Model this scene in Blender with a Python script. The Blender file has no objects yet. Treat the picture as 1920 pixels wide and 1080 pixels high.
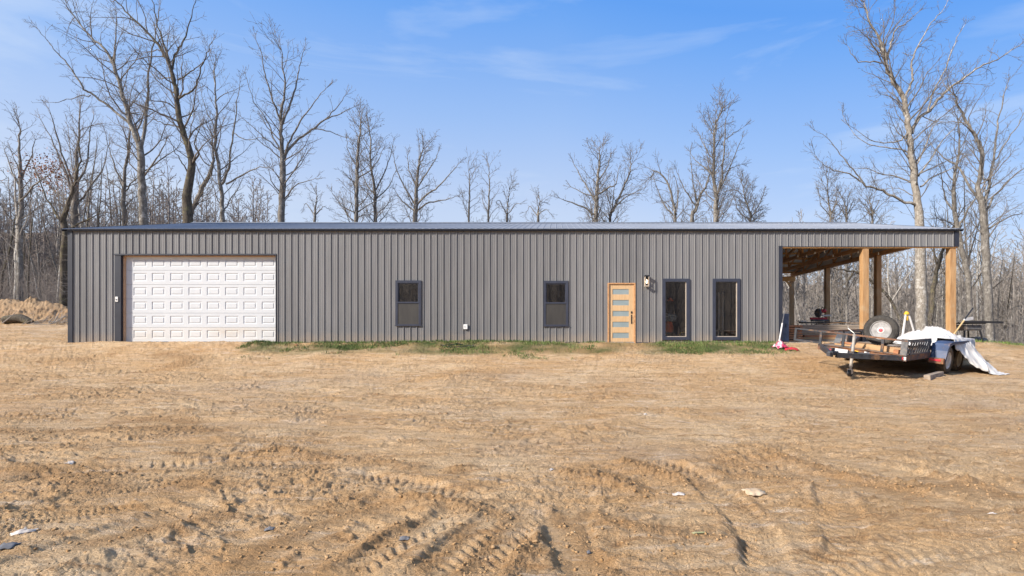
import bpy, math, random
import numpy as np
from mathutils import Vector, Matrix

# ------------------------------------------------------------------ camera, sky, sun, exposure
SC = bpy.context.scene
COL = SC.collection
F, VX, VY, CZ = 950.0, 1044.0, 625.0, 0.29          # focal (px of a 1920 px wide frame), principal point, eye height over the slab
cam_d = bpy.data.cameras.new("camera")
cam = bpy.data.objects.new("camera", cam_d)
COL.objects.link(cam)
cam.location = (0, 0, CZ)
cam.rotation_euler = (math.radians(90), 0, 0)
cam_d.sensor_width = 36.0
cam_d.lens = F / 1920 * 36.0
cam_d.shift_x = -(VX - 960) / 1920
cam_d.shift_y = (VY - 540) / 1920
cam_d.clip_start = 0.05
cam_d.clip_end = 3000
SC.camera = cam

SUN_DIR = Vector((-0.80, -0.48, 0.56)).normalized()   # towards the sun
EL = math.asin(SUN_DIR.z)
ROT = math.atan2(SUN_DIR.x, SUN_DIR.y)
w = bpy.data.worlds.new("World")
SC.world = w
w.use_nodes = True
nt = w.node_tree
for n in list(nt.nodes):
    nt.nodes.remove(n)
out = nt.nodes.new("ShaderNodeOutputWorld")
bg = nt.nodes.new("ShaderNodeBackground")
sky = nt.nodes.new("ShaderNodeTexSky")
sky.sky_type = 'NISHITA'
sky.sun_disc = False
sky.sun_elevation = EL
sky.sun_rotation = ROT
sky.altitude = 0
sky.air_density = 1.25
sky.dust_density = 0.8
sky.ozone_density = 2.2
# the sky model's glow blended with a clear-day gradient, unseen zenith brightened as fill light
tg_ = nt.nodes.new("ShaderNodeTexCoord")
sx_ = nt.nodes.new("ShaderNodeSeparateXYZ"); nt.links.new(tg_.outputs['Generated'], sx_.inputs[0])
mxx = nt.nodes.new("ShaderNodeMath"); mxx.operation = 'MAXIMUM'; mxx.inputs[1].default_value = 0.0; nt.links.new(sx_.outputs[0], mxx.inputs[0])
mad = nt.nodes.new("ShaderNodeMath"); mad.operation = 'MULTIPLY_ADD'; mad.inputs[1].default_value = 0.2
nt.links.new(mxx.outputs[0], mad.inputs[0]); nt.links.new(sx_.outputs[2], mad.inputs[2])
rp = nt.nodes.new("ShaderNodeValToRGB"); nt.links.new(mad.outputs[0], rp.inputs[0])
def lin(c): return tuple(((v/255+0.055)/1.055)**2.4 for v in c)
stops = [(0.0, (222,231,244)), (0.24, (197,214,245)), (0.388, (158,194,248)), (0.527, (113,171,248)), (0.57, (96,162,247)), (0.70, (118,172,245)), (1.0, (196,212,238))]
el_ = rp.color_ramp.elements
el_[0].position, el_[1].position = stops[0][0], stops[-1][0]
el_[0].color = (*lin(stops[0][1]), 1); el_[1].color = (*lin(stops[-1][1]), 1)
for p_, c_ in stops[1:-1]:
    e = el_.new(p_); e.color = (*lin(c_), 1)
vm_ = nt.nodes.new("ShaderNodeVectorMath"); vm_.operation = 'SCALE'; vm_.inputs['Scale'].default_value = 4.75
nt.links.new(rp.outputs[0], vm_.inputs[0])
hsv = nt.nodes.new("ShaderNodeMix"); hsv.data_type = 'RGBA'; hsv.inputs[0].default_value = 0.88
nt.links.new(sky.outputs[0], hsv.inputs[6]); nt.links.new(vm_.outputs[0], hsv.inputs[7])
tc = nt.nodes.new("ShaderNodeTexCoord")
mp = nt.nodes.new("ShaderNodeMapping")
mp.inputs['Scale'].default_value = (1.1, 1.6, 7.0)
mp.inputs['Rotation'].default_value = (0, math.radians(-7), 0)
nt.links.new(tc.outputs['Generated'], mp.inputs[0])
nz = nt.nodes.new("ShaderNodeTexNoise")
nz.inputs['Scale'].default_value = 1.7
nz.inputs['Detail'].default_value = 7
nz.inputs['Roughness'].default_value = 0.55
nz.inputs['Distortion'].default_value = 0.5
nt.links.new(mp.outputs[0], nz.inputs['Vector'])
cr = nt.nodes.new("ShaderNodeMapRange")
cr.inputs[1].default_value = 0.50; cr.inputs[2].default_value = 0.80
cr.inputs[3].default_value = 0.0; cr.inputs[4].default_value = 0.50
nt.links.new(nz.outputs[0], cr.inputs[0])
mx = nt.nodes.new("ShaderNodeMix"); mx.data_type = 'RGBA'
nt.links.new(cr.outputs[0], mx.inputs[0])
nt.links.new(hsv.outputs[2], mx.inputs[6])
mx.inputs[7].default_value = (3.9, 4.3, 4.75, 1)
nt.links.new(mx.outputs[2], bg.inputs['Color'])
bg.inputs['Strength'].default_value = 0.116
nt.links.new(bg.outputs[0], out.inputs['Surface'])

sl = bpy.data.lights.new("sun", 'SUN')
sl.energy = 4.3
sl.angle = math.radians(4.5)
sl.color = (1.0, 0.91, 0.80)
sun = bpy.data.objects.new("sun", sl)
COL.objects.link(sun)
sun.rotation_euler = SUN_DIR.to_track_quat('Z', 'Y').to_euler()
sun.location = (-40, -30, 40)

SC.view_settings.view_transform = 'Standard'
SC.view_settings.look = 'None'
SC.view_settings.exposure = 0.86
SC.view_settings.gamma = 1.0
SC.view_settings.use_curve_mapping = False
try:
    SC.cycles.max_bounces = 6
    SC.cycles.transparent_max_bounces = 8
except Exception:
    pass

# ------------------------------------------------------------------ helpers
R = np.random.RandomState(7)
PI = math.pi

def W(px, py, Y):
    """the point at distance Y that the photograph shows at pixel px, py"""
    return np.array(((px - VX) / F * Y, Y, CZ - (py - VY) / F * Y))

def bx(px):
    return (px - VX) / F * 17.5

def bz(py):
    return CZ - (py - VY) / F * 17.5

def tag(o, label=None, cat=None, group=None, kind=None):
    if label: o["label"] = label
    if cat: o["category"] = cat
    if group: o["group"] = group
    if kind: o["kind"] = kind
    return o

def thing(name, label, cat, loc=(0, 0, 0), group=None, mat=None):
    o = bpy.data.objects.new(name, None)
    o.empty_display_size = 0.2
    COL.objects.link(o)
    o.location = loc
    if mat is not None:
        o.matrix_world = mat
    return tag(o, label, cat, group)

def link(name, me, parent=None, m=None):
    o = bpy.data.objects.new(name, me)
    COL.objects.link(o)
    if m is not None:
        me.materials.append(m)
    if parent is not None:
        o.parent = parent
    return o

class MB:
    """collects primitives and links them as one mesh object"""
    def __init__(s):
        s.v = []; s.f = []
    def add(s, vs, fs):
        b = len(s.v)
        s.v.extend([tuple(map(float, p)) for p in vs])
        s.f.extend([tuple(i + b for i in q) for q in fs])
        return s
    def box(s, x0, x1, y0, y1, z0, z1):
        vs = [(x0,y0,z0),(x1,y0,z0),(x1,y1,z0),(x0,y1,z0),(x0,y0,z1),(x1,y0,z1),(x1,y1,z1),(x0,y1,z1)]
        return s.add(vs, [(0,3,2,1),(4,5,6,7),(0,1,5,4),(1,2,6,5),(2,3,7,6),(3,0,4,7)])
    def bar(s, p, q, wd, ht, up=(0,0,1)):
        """a box beam from p to q, wd wide (sideways), ht tall"""
        p = Vector(p); q = Vector(q); d = (q - p).normalized()
        u = Vector(up)
        if abs(d.dot(u)) > 0.97: u = Vector((0, 1, 0))
        sd = d.cross(u).normalized(); u = sd.cross(d).normalized()
        a = sd * wd / 2; b = u * ht / 2
        vs = [p-a-b, p+a-b, p+a+b, p-a+b, q-a-b, q+a-b, q+a+b, q-a+b]
        return s.add(vs, [(0,3,2,1),(4,5,6,7),(0,1,5,4),(1,2,6,5),(2,3,7,6),(3,0,4,7)])
    def tube(s, pts, rad, k=8):
        pts = [Vector(p) for p in pts]
        n = len(pts)
        if not hasattr(rad, '__len__'): rad = [rad] * n
        base = len(s.v)
        d0 = (pts[-1] - pts[0]).normalized() if (pts[-1]-pts[0]).length > 1e-6 else Vector((0,0,1))
        ref = Vector((0, 0, 1)) if abs(d0.z) < 0.8 else Vector((0, 1, 0))
        for i, p in enumerate(pts):
            t = (pts[min(i+1, n-1)] - pts[max(i-1, 0)])
            t = t.normalized() if t.length > 1e-9 else d0
            a = t.cross(ref)
            a = a.normalized() if a.length > 1e-6 else Vector((1, 0, 0))
            b = a.cross(t).normalized()
            for j in range(k):
                an = 2 * PI * j / k
                s.v.append(tuple(p + a * (rad[i] * math.cos(an)) + b * (rad[i] * math.sin(an))))
        for i in range(n - 1):
            for j in range(k):
                j2 = (j + 1) % k
                s.f.append((base+i*k+j, base+(i+1)*k+j, base+(i+1)*k+j2, base+i*k+j2))
        s.f.append(tuple(base + j for j in range(k)))
        s.f.append(tuple(base + (n-1)*k + j for j in reversed(range(k))))
        return s
    def lathe(s, prof, c, axis, k=24, caps=True):
        """prof = (radius, along-axis) pairs round a centre c"""
        c = Vector(c); ax = Vector(axis).normalized()
        ref = Vector((0,0,1)) if abs(ax.z) < 0.8 else Vector((1,0,0))
        a = ax.cross(ref).normalized(); b = ax.cross(a).normalized()
        base = len(s.v); n = len(prof)
        for (r, h) in prof:
            for j in range(k):
                an = 2*PI*j/k
                s.v.append(tuple(c + ax*h + a*(r*math.cos(an)) + b*(r*math.sin(an))))
        for i in range(n-1):
            for j in range(k):
                j2 = (j+1) % k
                s.f.append((base+i*k+j, base+i*k+j2, base+(i+1)*k+j2, base+(i+1)*k+j))
        if caps:
            s.f.append(tuple(base + j for j in range(k)))
            s.f.append(tuple(base + (n-1)*k + j for j in range(k)))
        return s
    def build(s, name, m, parent=None, local=False, smooth=False, bevel=0):
        me = bpy.data.meshes.new(name)
        v = s.v
        if parent is not None and not local:
            L = parent.location
            v = [(a-L.x, b-L.y, c-L.z) for a, b, c in v]
        me.from_pydata(v, [], s.f)
        me.validate()
        me.update()
        if smooth:
            me.polygons.foreach_set("use_smooth", [True]*len(me.polygons))
        o = link(name, me, parent, m)
        if bevel:
            b = o.modifiers.new("bevel", 'BEVEL'); b.width = bevel; b.segments = 2; b.limit_method = 'ANGLE'
        return o

def npmesh(name, V, faces_list, smooth=False):
    """V (n,3) array, faces_list = list of (m,k) index arrays"""
    me = bpy.data.meshes.new(name)
    me.vertices.add(len(V))
    me.vertices.foreach_set("co", np.ascontiguousarray(V, dtype=np.float32).ravel())
    li = np.concatenate([f.ravel() for f in faces_list]).astype(np.int32)
    tot = np.concatenate([np.full(len(f), f.shape[1], dtype=np.int32) for f in faces_list])
    st = np.concatenate([[0], np.cumsum(tot)[:-1]]).astype(np.int32)
    me.loops.add(len(li)); me.loops.foreach_set("vertex_index", li)
    me.polygons.add(len(tot)); me.polygons.foreach_set("loop_start", st)
    try: me.polygons.foreach_set("loop_total", tot)
    except Exception: pass
    me.update(calc_edges=True)
    if smooth:
        me.polygons.foreach_set("use_smooth", np.ones(len(tot), dtype=bool))
    return me

# ---- materials
def newmat(name):
    m = bpy.data.materials.new(name); m.use_nodes = True
    t = m.node_tree
    b = t.nodes.get("Principled BSDF")
    return m, t, b

def pm(name, c1, c2=None, scale=4.0, rough=0.6, metal=0.0, bump=0.0, bscale=None, stretch=(1,1,1), detail=6, lo=0.35, hi=0.65, spec=0.5, bdist=0.01, dirt=None, dscale=1.5, dlo=0.5, dhi=0.7):
    m, t, b = newmat(name)
    b.inputs['Roughness'].default_value = rough
    b.inputs['Metallic'].default_value = metal
    b.inputs['Specular IOR Level'].default_value = spec
    if c2 is None: c2 = tuple(x*0.8 for x in c1)
    tc = t.nodes.new("ShaderNodeTexCoord"); mp = t.nodes.new("ShaderNodeMapping")
    mp.inputs['Scale'].default_value = stretch
    t.links.new(tc.outputs['Object'], mp.inputs[0])
    n = t.nodes.new("ShaderNodeTexNoise"); n.inputs['Scale'].default_value = scale; n.inputs['Detail'].default_value = detail
    n.inputs['Roughness'].default_value = 0.6
    t.links.new(mp.outputs[0], n.inputs['Vector'])
    r = t.nodes.new("ShaderNodeValToRGB")
    r.color_ramp.elements[0].position = lo; r.color_ramp.elements[1].position = hi
    r.color_ramp.elements[0].color = (*c2, 1); r.color_ramp.elements[1].color = (*c1, 1)
    t.links.new(n.outputs[0], r.inputs[0])
    colout = r.outputs[0]
    if dirt is not None:
        n2 = t.nodes.new("ShaderNodeTexNoise"); n2.inputs['Scale'].default_value = dscale; n2.inputs['Detail'].default_value = 8
        n2.inputs['Roughness'].default_value = 0.7
        t.links.new(tc.outputs['Object'], n2.inputs['Vector'])
        mr = t.nodes.new("ShaderNodeMapRange"); mr.inputs[1].default_value = dlo; mr.inputs[2].default_value = dhi
        t.links.new(n2.outputs[0], mr.inputs[0])
        mx = t.nodes.new("ShaderNodeMix"); mx.data_type = 'RGBA'
        t.links.new(mr.outputs[0], mx.inputs[0]); t.links.new(colout, mx.inputs[6]); mx.inputs[7].default_value = (*dirt, 1)
        colout = mx.outputs[2]
    t.links.new(colout, b.inputs['Base Color'])
    if bump:
        n3 = t.nodes.new("ShaderNodeTexNoise"); n3.inputs['Scale'].default_value = bscale or scale*3; n3.inputs['Detail'].default_value = 5
        t.links.new(mp.outputs[0], n3.inputs['Vector'])
        bp = t.nodes.new("ShaderNodeBump"); bp.inputs['Strength'].default_value = bump; bp.inputs['Distance'].default_value = bdist
        t.links.new(n3.outputs[0], bp.inputs['Height']); t.links.new(bp.outputs[0], b.inputs['Normal'])
    return m

M = {}
# painted ribbed steel: mild streaks running down, dust low on the wall
def siding():
    m, t, b = newmat("painted_steel_siding")
    tc = t.nodes.new("ShaderNodeTexCoord")
    mp = t.nodes.new("ShaderNodeMapping"); mp.inputs['Scale'].default_value = (9, 9, 0.55)
    t.links.new(tc.outputs['Object'], mp.inputs[0])
    n = t.nodes.new("ShaderNodeTexNoise"); n.inputs['Scale'].default_value = 1.0; n.inputs['Detail'].default_value = 7; n.inputs['Roughness'].default_value = 0.65
    t.links.new(mp.outputs[0], n.inputs['Vector'])
    r = t.nodes.new("ShaderNodeValToRGB")
    r.color_ramp.elements[0].position = 0.3; r.color_ramp.elements[1].position = 0.7
    r.color_ramp.elements[0].color = (0.152, 0.152, 0.153, 1); r.color_ramp.elements[1].color = (0.204, 0.203, 0.204, 1)
    t.links.new(n.outputs[0], r.inputs[0])
    # dust from the ground on the lowest part
    sp = t.nodes.new("ShaderNodeSeparateXYZ"); t.links.new(tc.outputs['Object'], sp.inputs[0])
    n2 = t.nodes.new("ShaderNodeTexNoise"); n2.inputs['Scale'].default_value = 3; n2.inputs['Detail'].default_value = 8
    t.links.new(tc.outputs['Object'], n2.inputs['Vector'])
    ad = t.nodes.new("ShaderNodeMath"); ad.operation = 'MULTIPLY_ADD'; ad.inputs[1].default_value = 0.5
    t.links.new(n2.outputs[0], ad.inputs[0]); t.links.new(sp.outputs[2], ad.inputs[2])
    mr = t.nodes.new("ShaderNodeMapRange"); mr.inputs[1].default_value = 0.62; mr.inputs[2].default_value = 0.22; mr.inputs[3].default_value = 0; mr.inputs[4].default_value = 0.6
    t.links.new(ad.outputs[0], mr.inputs[0])
    mx = t.nodes.new("ShaderNodeMix"); mx.data_type = 'RGBA'
    # sheets differ a little in tone
    dv = t.nodes.new("ShaderNodeMath"); dv.operation = 'DIVIDE'; dv.inputs[1].default_value = 0.9144; t.links.new(sp.outputs[0], dv.inputs[0])
    fl = t.nodes.new("ShaderNodeMath"); fl.operation = 'FLOOR'; t.links.new(dv.outputs[0], fl.inputs[0])
    wn = t.nodes.new("ShaderNodeTexWhiteNoise"); wn.noise_dimensions = '1D'; t.links.new(fl.outputs[0], wn.inputs['W'])
    wr = t.nodes.new("ShaderNodeMapRange"); wr.inputs[3].default_value = 0.90; wr.inputs[4].default_value = 1.08; t.links.new(wn.outputs[0], wr.inputs[0])
    sm = t.nodes.new("ShaderNodeVectorMath"); sm.operation = 'SCALE'; t.links.new(r.outputs[0], sm.inputs[0]); t.links.new(wr.outputs[0], sm.inputs['Scale'])
    t.links.new(mr.outputs[0], mx.inputs[0]); t.links.new(sm.outputs[0], mx.inputs[6]); mx.inputs[7].default_value = (0.33, 0.26, 0.19, 1)
    t.links.new(mx.outputs[2], b.inputs['Base Color'])
    n3 = t.nodes.new("ShaderNodeTexNoise"); n3.inputs['Scale'].default_value = 1.3; n3.inputs['Detail'].default_value = 3
    t.links.new(tc.outputs['Object'], n3.inputs['Vector'])
    bp = t.nodes.new("ShaderNodeBump"); bp.inputs['Strength'].default_value = 0.5; bp.inputs['Distance'].default_value = 0.02
    t.links.new(n3.outputs[0], bp.inputs['Height']); t.links.new(bp.outputs[0], b.inputs['Normal'])
    b.inputs['Roughness'].default_value = 0.42
    b.inputs['Specular IOR Level'].default_value = 0.5
    return m
M['siding'] = siding()
M['trim'] = pm("dark_navy_trim", (0.030, 0.034, 0.048), (0.022, 0.025, 0.036), 3, rough=0.4)
M['winframe'] = pm("dark_window_frame", (0.045, 0.052, 0.075), (0.035, 0.04, 0.06), 3, rough=0.35)
M['roof'] = pm("roof_steel", (0.24, 0.265, 0.315), (0.19, 0.21, 0.25), 0.9, rough=1.0, metal=0.0, spec=0.05, dirt=(0.3,0.28,0.26), dlo=0.55, dhi=0.8)
M['ceil'] = pm("roof_steel_underside", (0.74, 0.75, 0.72), (0.64, 0.65, 0.62), 1.2, rough=0.45, metal=0.1)
M['white'] = pm("white_steel_door", (0.58, 0.605, 0.625), (0.55, 0.575, 0.60), 2, rough=0.4)
M['plastic'] = pm("white_plastic", (0.75, 0.75, 0.73), (0.7, 0.7, 0.68), 6, rough=0.45)
M['wood'] = pm("post_timber", (0.50, 0.31, 0.15), (0.31, 0.165, 0.065), 5, rough=0.65, bump=0.5, bscale=22, stretch=(3.5,3.5,0.35), lo=0.3, hi=0.72, dirt=(0.42,0.32,0.2), dscale=2.2, dlo=0.52, dhi=0.72)
M['woodx'] = pm("framing_timber_orange", (0.72, 0.44, 0.18), (0.58, 0.32, 0.12), 4, rough=0.65, bump=0.3, stretch=(0.6,3,3))
M['woodd'] = pm("framing_timber_dark", (0.62, 0.35, 0.16), (0.42, 0.21, 0.09), 4, rough=0.7, bump=0.3, stretch=(3,0.6,3))
M['stop'] = pm("pale_door_stop_wood", (0.55, 0.36, 0.22), (0.48, 0.3, 0.18), 6, rough=0.6)
M['doorwood'] = pm("honey_door_wood", (0.62, 0.43, 0.24), (0.54, 0.35, 0.18), 7, rough=0.45, stretch=(5,5,0.5), bump=0.1)
M['frost'] = pm("frosted_glass_lite", (0.27, 0.33, 0.34), (0.23, 0.29, 0.30), 2, rough=0.5)
M['screen'] = pm("insect_screen", (0.045, 0.042, 0.038), (0.03, 0.028, 0.026), 2.5, rough=0.6, stretch=(3,3,0.6))
M['black'] = pm("black_metal", (0.02, 0.02, 0.022), (0.012, 0.012, 0.014), 5, rough=0.45)
M['conc'] = pm("concrete_slab", (0.36, 0.33, 0.29), (0.27, 0.24, 0.2), 2, rough=0.9, bump=0.3)
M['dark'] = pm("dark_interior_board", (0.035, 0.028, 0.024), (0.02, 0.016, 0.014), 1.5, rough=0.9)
M['cream'] = pm("cream_painted_wood_and_sunlit_reveal", (0.55, 0.47, 0.38), (0.5, 0.42, 0.33), 4, rough=0.6)

def glassmat():
    m, t, b = newmat("window_glass")
    g = t.nodes.new("ShaderNodeBsdfGlossy"); g.inputs['Roughness'].default_value = 0.02
    g.inputs['Color'].default_value = (0.95, 0.97, 1, 1)
    tr = t.nodes.new("ShaderNodeBsdfTransparent"); tr.inputs[0].default_value = (0.92, 0.93, 0.92, 1)
    fr = t.nodes.new("ShaderNodeFresnel"); fr.inputs[0].default_value = 1.55
    mr = t.nodes.new("ShaderNodeMath"); mr.operation = 'MULTIPLY'; mr.inputs[1].default_value = 2.7; mr.use_clamp = True
    t.links.new(fr.outputs[0], mr.inputs[0])
    mx = t.nodes.new("ShaderNodeMixShader")
    t.links.new(mr.outputs[0], mx.inputs[0]); t.links.new(tr.outputs[0], mx.inputs[1]); t.links.new(g.outputs[0], mx.inputs[2])
    t.links.new(mx.outputs[0], t.nodes['Material Output'].inputs[0])
    return m
M['glass'] = glassmat()

# ---- noise in numpy
_perm = np.random.RandomState(3).permutation(256)
_perm = np.concatenate([_perm, _perm, _perm])
_ga = np.random.RandomState(4).rand(256) * 2 * PI
_gx, _gy = np.cos(_ga), np.sin(_ga)
def pn(x, y, s=0):
    x = np.asarray(x, float) + s*17.31; y = np.asarray(y, float) - s*9.77
    xi = np.floor(x).astype(np.int64); yi = np.floor(y).astype(np.int64)
    xf = x - xi; yf = y - yi
    xi &= 255; yi &= 255
    u = xf*xf*xf*(xf*(xf*6-15)+10); v = yf*yf*yf*(yf*(yf*6-15)+10)
    def g(a, b, dx, dy):
        h = _perm[_perm[(xi+a) & 255] + ((yi+b) & 255)]
        return _gx[h]*dx + _gy[h]*dy
    n00 = g(0,0,xf,yf); n10 = g(1,0,xf-1,yf); n01 = g(0,1,xf,yf-1); n11 = g(1,1,xf-1,yf-1)
    return ((n00*(1-u)+n10*u)*(1-v) + (n01*(1-u)+n11*u)*v) * 1.45
def fbm(x, y, o=4, s=0, g=0.5):
    a = 1.0; t = 0.0
    for i in range(o):
        t = t + a*pn(x, y, s+i*3); x = x*2.03; y = y*2.03; a *= g
    return t
def worley(x, y, s=0, jit=0.9):
    xi = np.floor(x).astype(np.int64); yi = np.floor(y).astype(np.int64)
    d1 = np.full(x.shape, 9.0); d2 = np.full(x.shape, 9.0)
    for a in (-1,0,1):
        for b in (-1,0,1):
            h = _perm[_perm[(xi+a+s*7) & 255] + ((yi+b) & 255)]
            h2 = _perm[h + 31]
            cx = xi+a+0.5+(h/255.0-0.5)*jit; cy = yi+b+0.5+(h2/255.0-0.5)*jit
            d = np.hypot(x-cx, y-cy)
            d2 = np.where(d < d1, d1, np.minimum(d2, d)); d1 = np.minimum(d1, d)
    return d1, d2
def ss(a, b, x):
    t = np.clip((x-a)/(b-a), 0, 1); return t*t*(3-2*t)

# ------------------------------------------------------------------ terrain
BX0, BX1 = bx(130), bx(1797)          # the building's ends
DEP = 12.2
def H(x, y):
    x = np.asarray(x, float); y = np.asarray(y, float)
    d = np.maximum(17.15 - y, 0)
    z = -0.03 - 1.12*(1-np.exp(-d/3.6))
    z = z * (1 - 0*x)
    # beside and behind the building
    left = ss(-15.5, -23, x)
    right = ss(14.6, 17.5, x)
    z = z + left*(ss(15.5, 27, y)*0.72)
    z = z - right*(ss(14, 20, y)*0.45)
    back = ss(30.5, 62, y)
    side = ss(-30, 25, x)
    z = z + back*((1-side)*2.2 - side*4.2)
    z = z - ss(15, 24, x)*ss(21, 36, y)*1.6
    far = ss(78, 190, y)
    z = z + far*(31 - 5*side + 3*np.sin(x*0.03+1)) + ss(-50, -105, y)*26  # last term: unseen rise added behind the camera to darken window reflections
    # the pushed-up bank of dirt on the left
    cy = 28.6 + 0.5*np.sin(x*0.35)
    amp = (0.80 + 0.62*ss(-26.8, -30.5, x)) * ss(-17.5, -21, x)
    z = z + amp*np.exp(-((y-cy)/1.35)**2) * (1 + 0.12*pn(x*0.9, y*0.9, 5))
    z = z + 0.25*pn(x*0.05, y*0.05, 9)*ss(30, 60, y)*3
    return z
def Hs(x, y):
    return float(H(np.array([x]), np.array([y]))[0])
def G(px, py):
    """where the line of sight through px, py meets the ground"""
    a, b = 1.4, 17.4
    for _ in range(40):
        m = (a+b)/2
        yy = VY + F*(CZ - Hs((px-VX)/F*m, m))/m
        if yy > py: a = m
        else: b = m
    return ((px-VX)/F*a, a)

# ruts (depth < 0) and pushed-up ridges (height > 0): polylines in photo pixels, turned into ground points
RUTS = [  # pts, half width, depth, tread
    ([(640,1085),(720,1030),(800,985),(880,955)], 0.15, 0.028, 1),
    ([(790,1090),(850,1030),(905,985),(960,955)], 0.15, 0.030, 1),
    ([(880,1090),(930,1030),(985,975),(1020,950)], 0.14, 0.028, 1),
    ([(400,1075),(520,1010),(650,965),(760,930)], 0.17, 0.035, 0),
    ([(1210,860),(1290,885),(1350,925),(1420,990),(1450,1090)], 0.15, 0.03, 1),
    ([(1090,930),(1060,980),(1080,1040),(1130,1090)], 0.16, 0.04, 0),
    ([(1560,905),(1575,960),(1590,1020),(1590,1090)], 0.15, 0.018, 1),
    ([(0,900),(200,880),(420,872),(640,866)], 0.2, 0.02, 1),
    ([(650,892),(740,905),(830,925),(880,940)], 0.17, 0.025, 1),
    ([(1420,880),(1560,905),(1700,930),(1920,975)], 0.2, 0.02, 0),
    ([(1500,850),(1640,880),(1780,910),(1920,940)], 0.2, 0.018, 0),
    ([(1330,880),(1420,872),(1500,868)], 0.22, 0.03, 1),
    ([(0,1075),(120,1030),(260,985),(400,950)], 0.2, 0.035, 0),
    ([(1500,1085),(1640,1040),(1780,1020),(1920,1012)], 0.2, 0.02, 1),
    ([(960,762),(1200,756),(1500,770),(1920,800)], 0.25, 0.014, 0),
    ([(0,800),(300,790),(640,800),(960,830)], 0.25, 0.018, 0),
]
RIDGES = [  # pts, sigma, height, lumpiness
    ([(490,850),(530,845),(580,856),(700,870),(790,880)], 0.09, 0.085, 1.0),
    ([(250,790),(310,786),(360,793)], 0.14, 0.07, 0.9),
    ([(850,882),(885,878)], 0.10, 0.09, 1.0),
    ([(1060,890),(1110,893),(1185,915)], 0.13, 0.115, 1.3),
    ([(1175,872),(1230,885),(1300,905)], 0.12, 0.115, 1.3),
    ([(1340,885),(1420,898),(1500,900)], 0.09, 0.05, 1.2),
    ([(765,938),(830,945),(880,955),(955,965)], 0.11, 0.09, 1.2),
    ([(600,1060),(700,1010),(780,978)], 0.07, 0.045, 0.9),
    ([(790,1075),(835,1020),(885,978)], 0.055, 0.036, 0.9),
    ([(865,1080),(910,1015),(950,970)], 0.055, 0.036, 0.8),
    ([(440,1045),(540,1000),(650,958),(725,940)], 0.08, 0.07, 0.8),
    ([(1040,960),(1075,990),(1110,1040),(1150,1085)], 0.08, 0.085, 1.1),
    ([(1100,960),(1200,995),(1290,1005),(1400,1020)], 0.08, 0.035, 1.0),
    ([(1440,850),(1600,905),(1720,925)], 0.11, 0.035, 0.9),
    ([(1720,920),(1820,905),(1900,930)], 0.12, 0.04, 0.9),
    ([(20,880),(100,890),(200,920)], 0.15, 0.05, 1.0),
    ([(180,1010),(300,985),(420,960)], 0.10, 0.05, 0.8),
    ([(960,1085),(985,1040),(1005,1010)], 0.08, 0.05, 1.2),
    ([(0,810),(130,812),(250,806),(380,812)], 0.2, 0.03, 0.8),
    ([(330,915),(370,905),(400,915)], 0.16, 0.07, 0.3),
    ([(300,665),(360,672),(330,690)], 0.25, 0.05, 0.9),
    ([(900,650),(1000,657),(1080,655),(1140,662)], 0.22, 0.05, 1.0),
    ([(1140,648),(1200,650)], 0.3, 0.05, 0.8),
]
def poly_world(p): return [G(a, b) for a, b in p]
RUTW = [(poly_world(p), a, b, c) for p, a, b, c in RUTS]
RIDW = [(poly_world(p), a, b, c) for p, a, b, c in RIDGES]

def polydist(x, y, P):
    """distance to a polyline, run along it, signed side"""
    D = np.full(x.shape, 1e9); S = np.zeros(x.shape); T = np.zeros(x.shape)
    run = 0.0
    for (ax, ay), (cx, cy) in zip(P[:-1], P[1:]):
        dx, dy = cx-ax, cy-ay; L = math.hypot(dx, dy) + 1e-9
        t = np.clip(((x-ax)*dx + (y-ay)*dy)/(L*L), 0, 1)
        qx, qy = x-(ax+t*dx), y-(ay+t*dy)
        d = np.hypot(qx, qy)
        sd = (qx*dy - qy*dx)/L
        m = d < D
        D = np.where(m, d, D); S = np.where(m, run+t*L, S); T = np.where(m, sd, T)
        run += L
    return D, S, T, run

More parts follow.
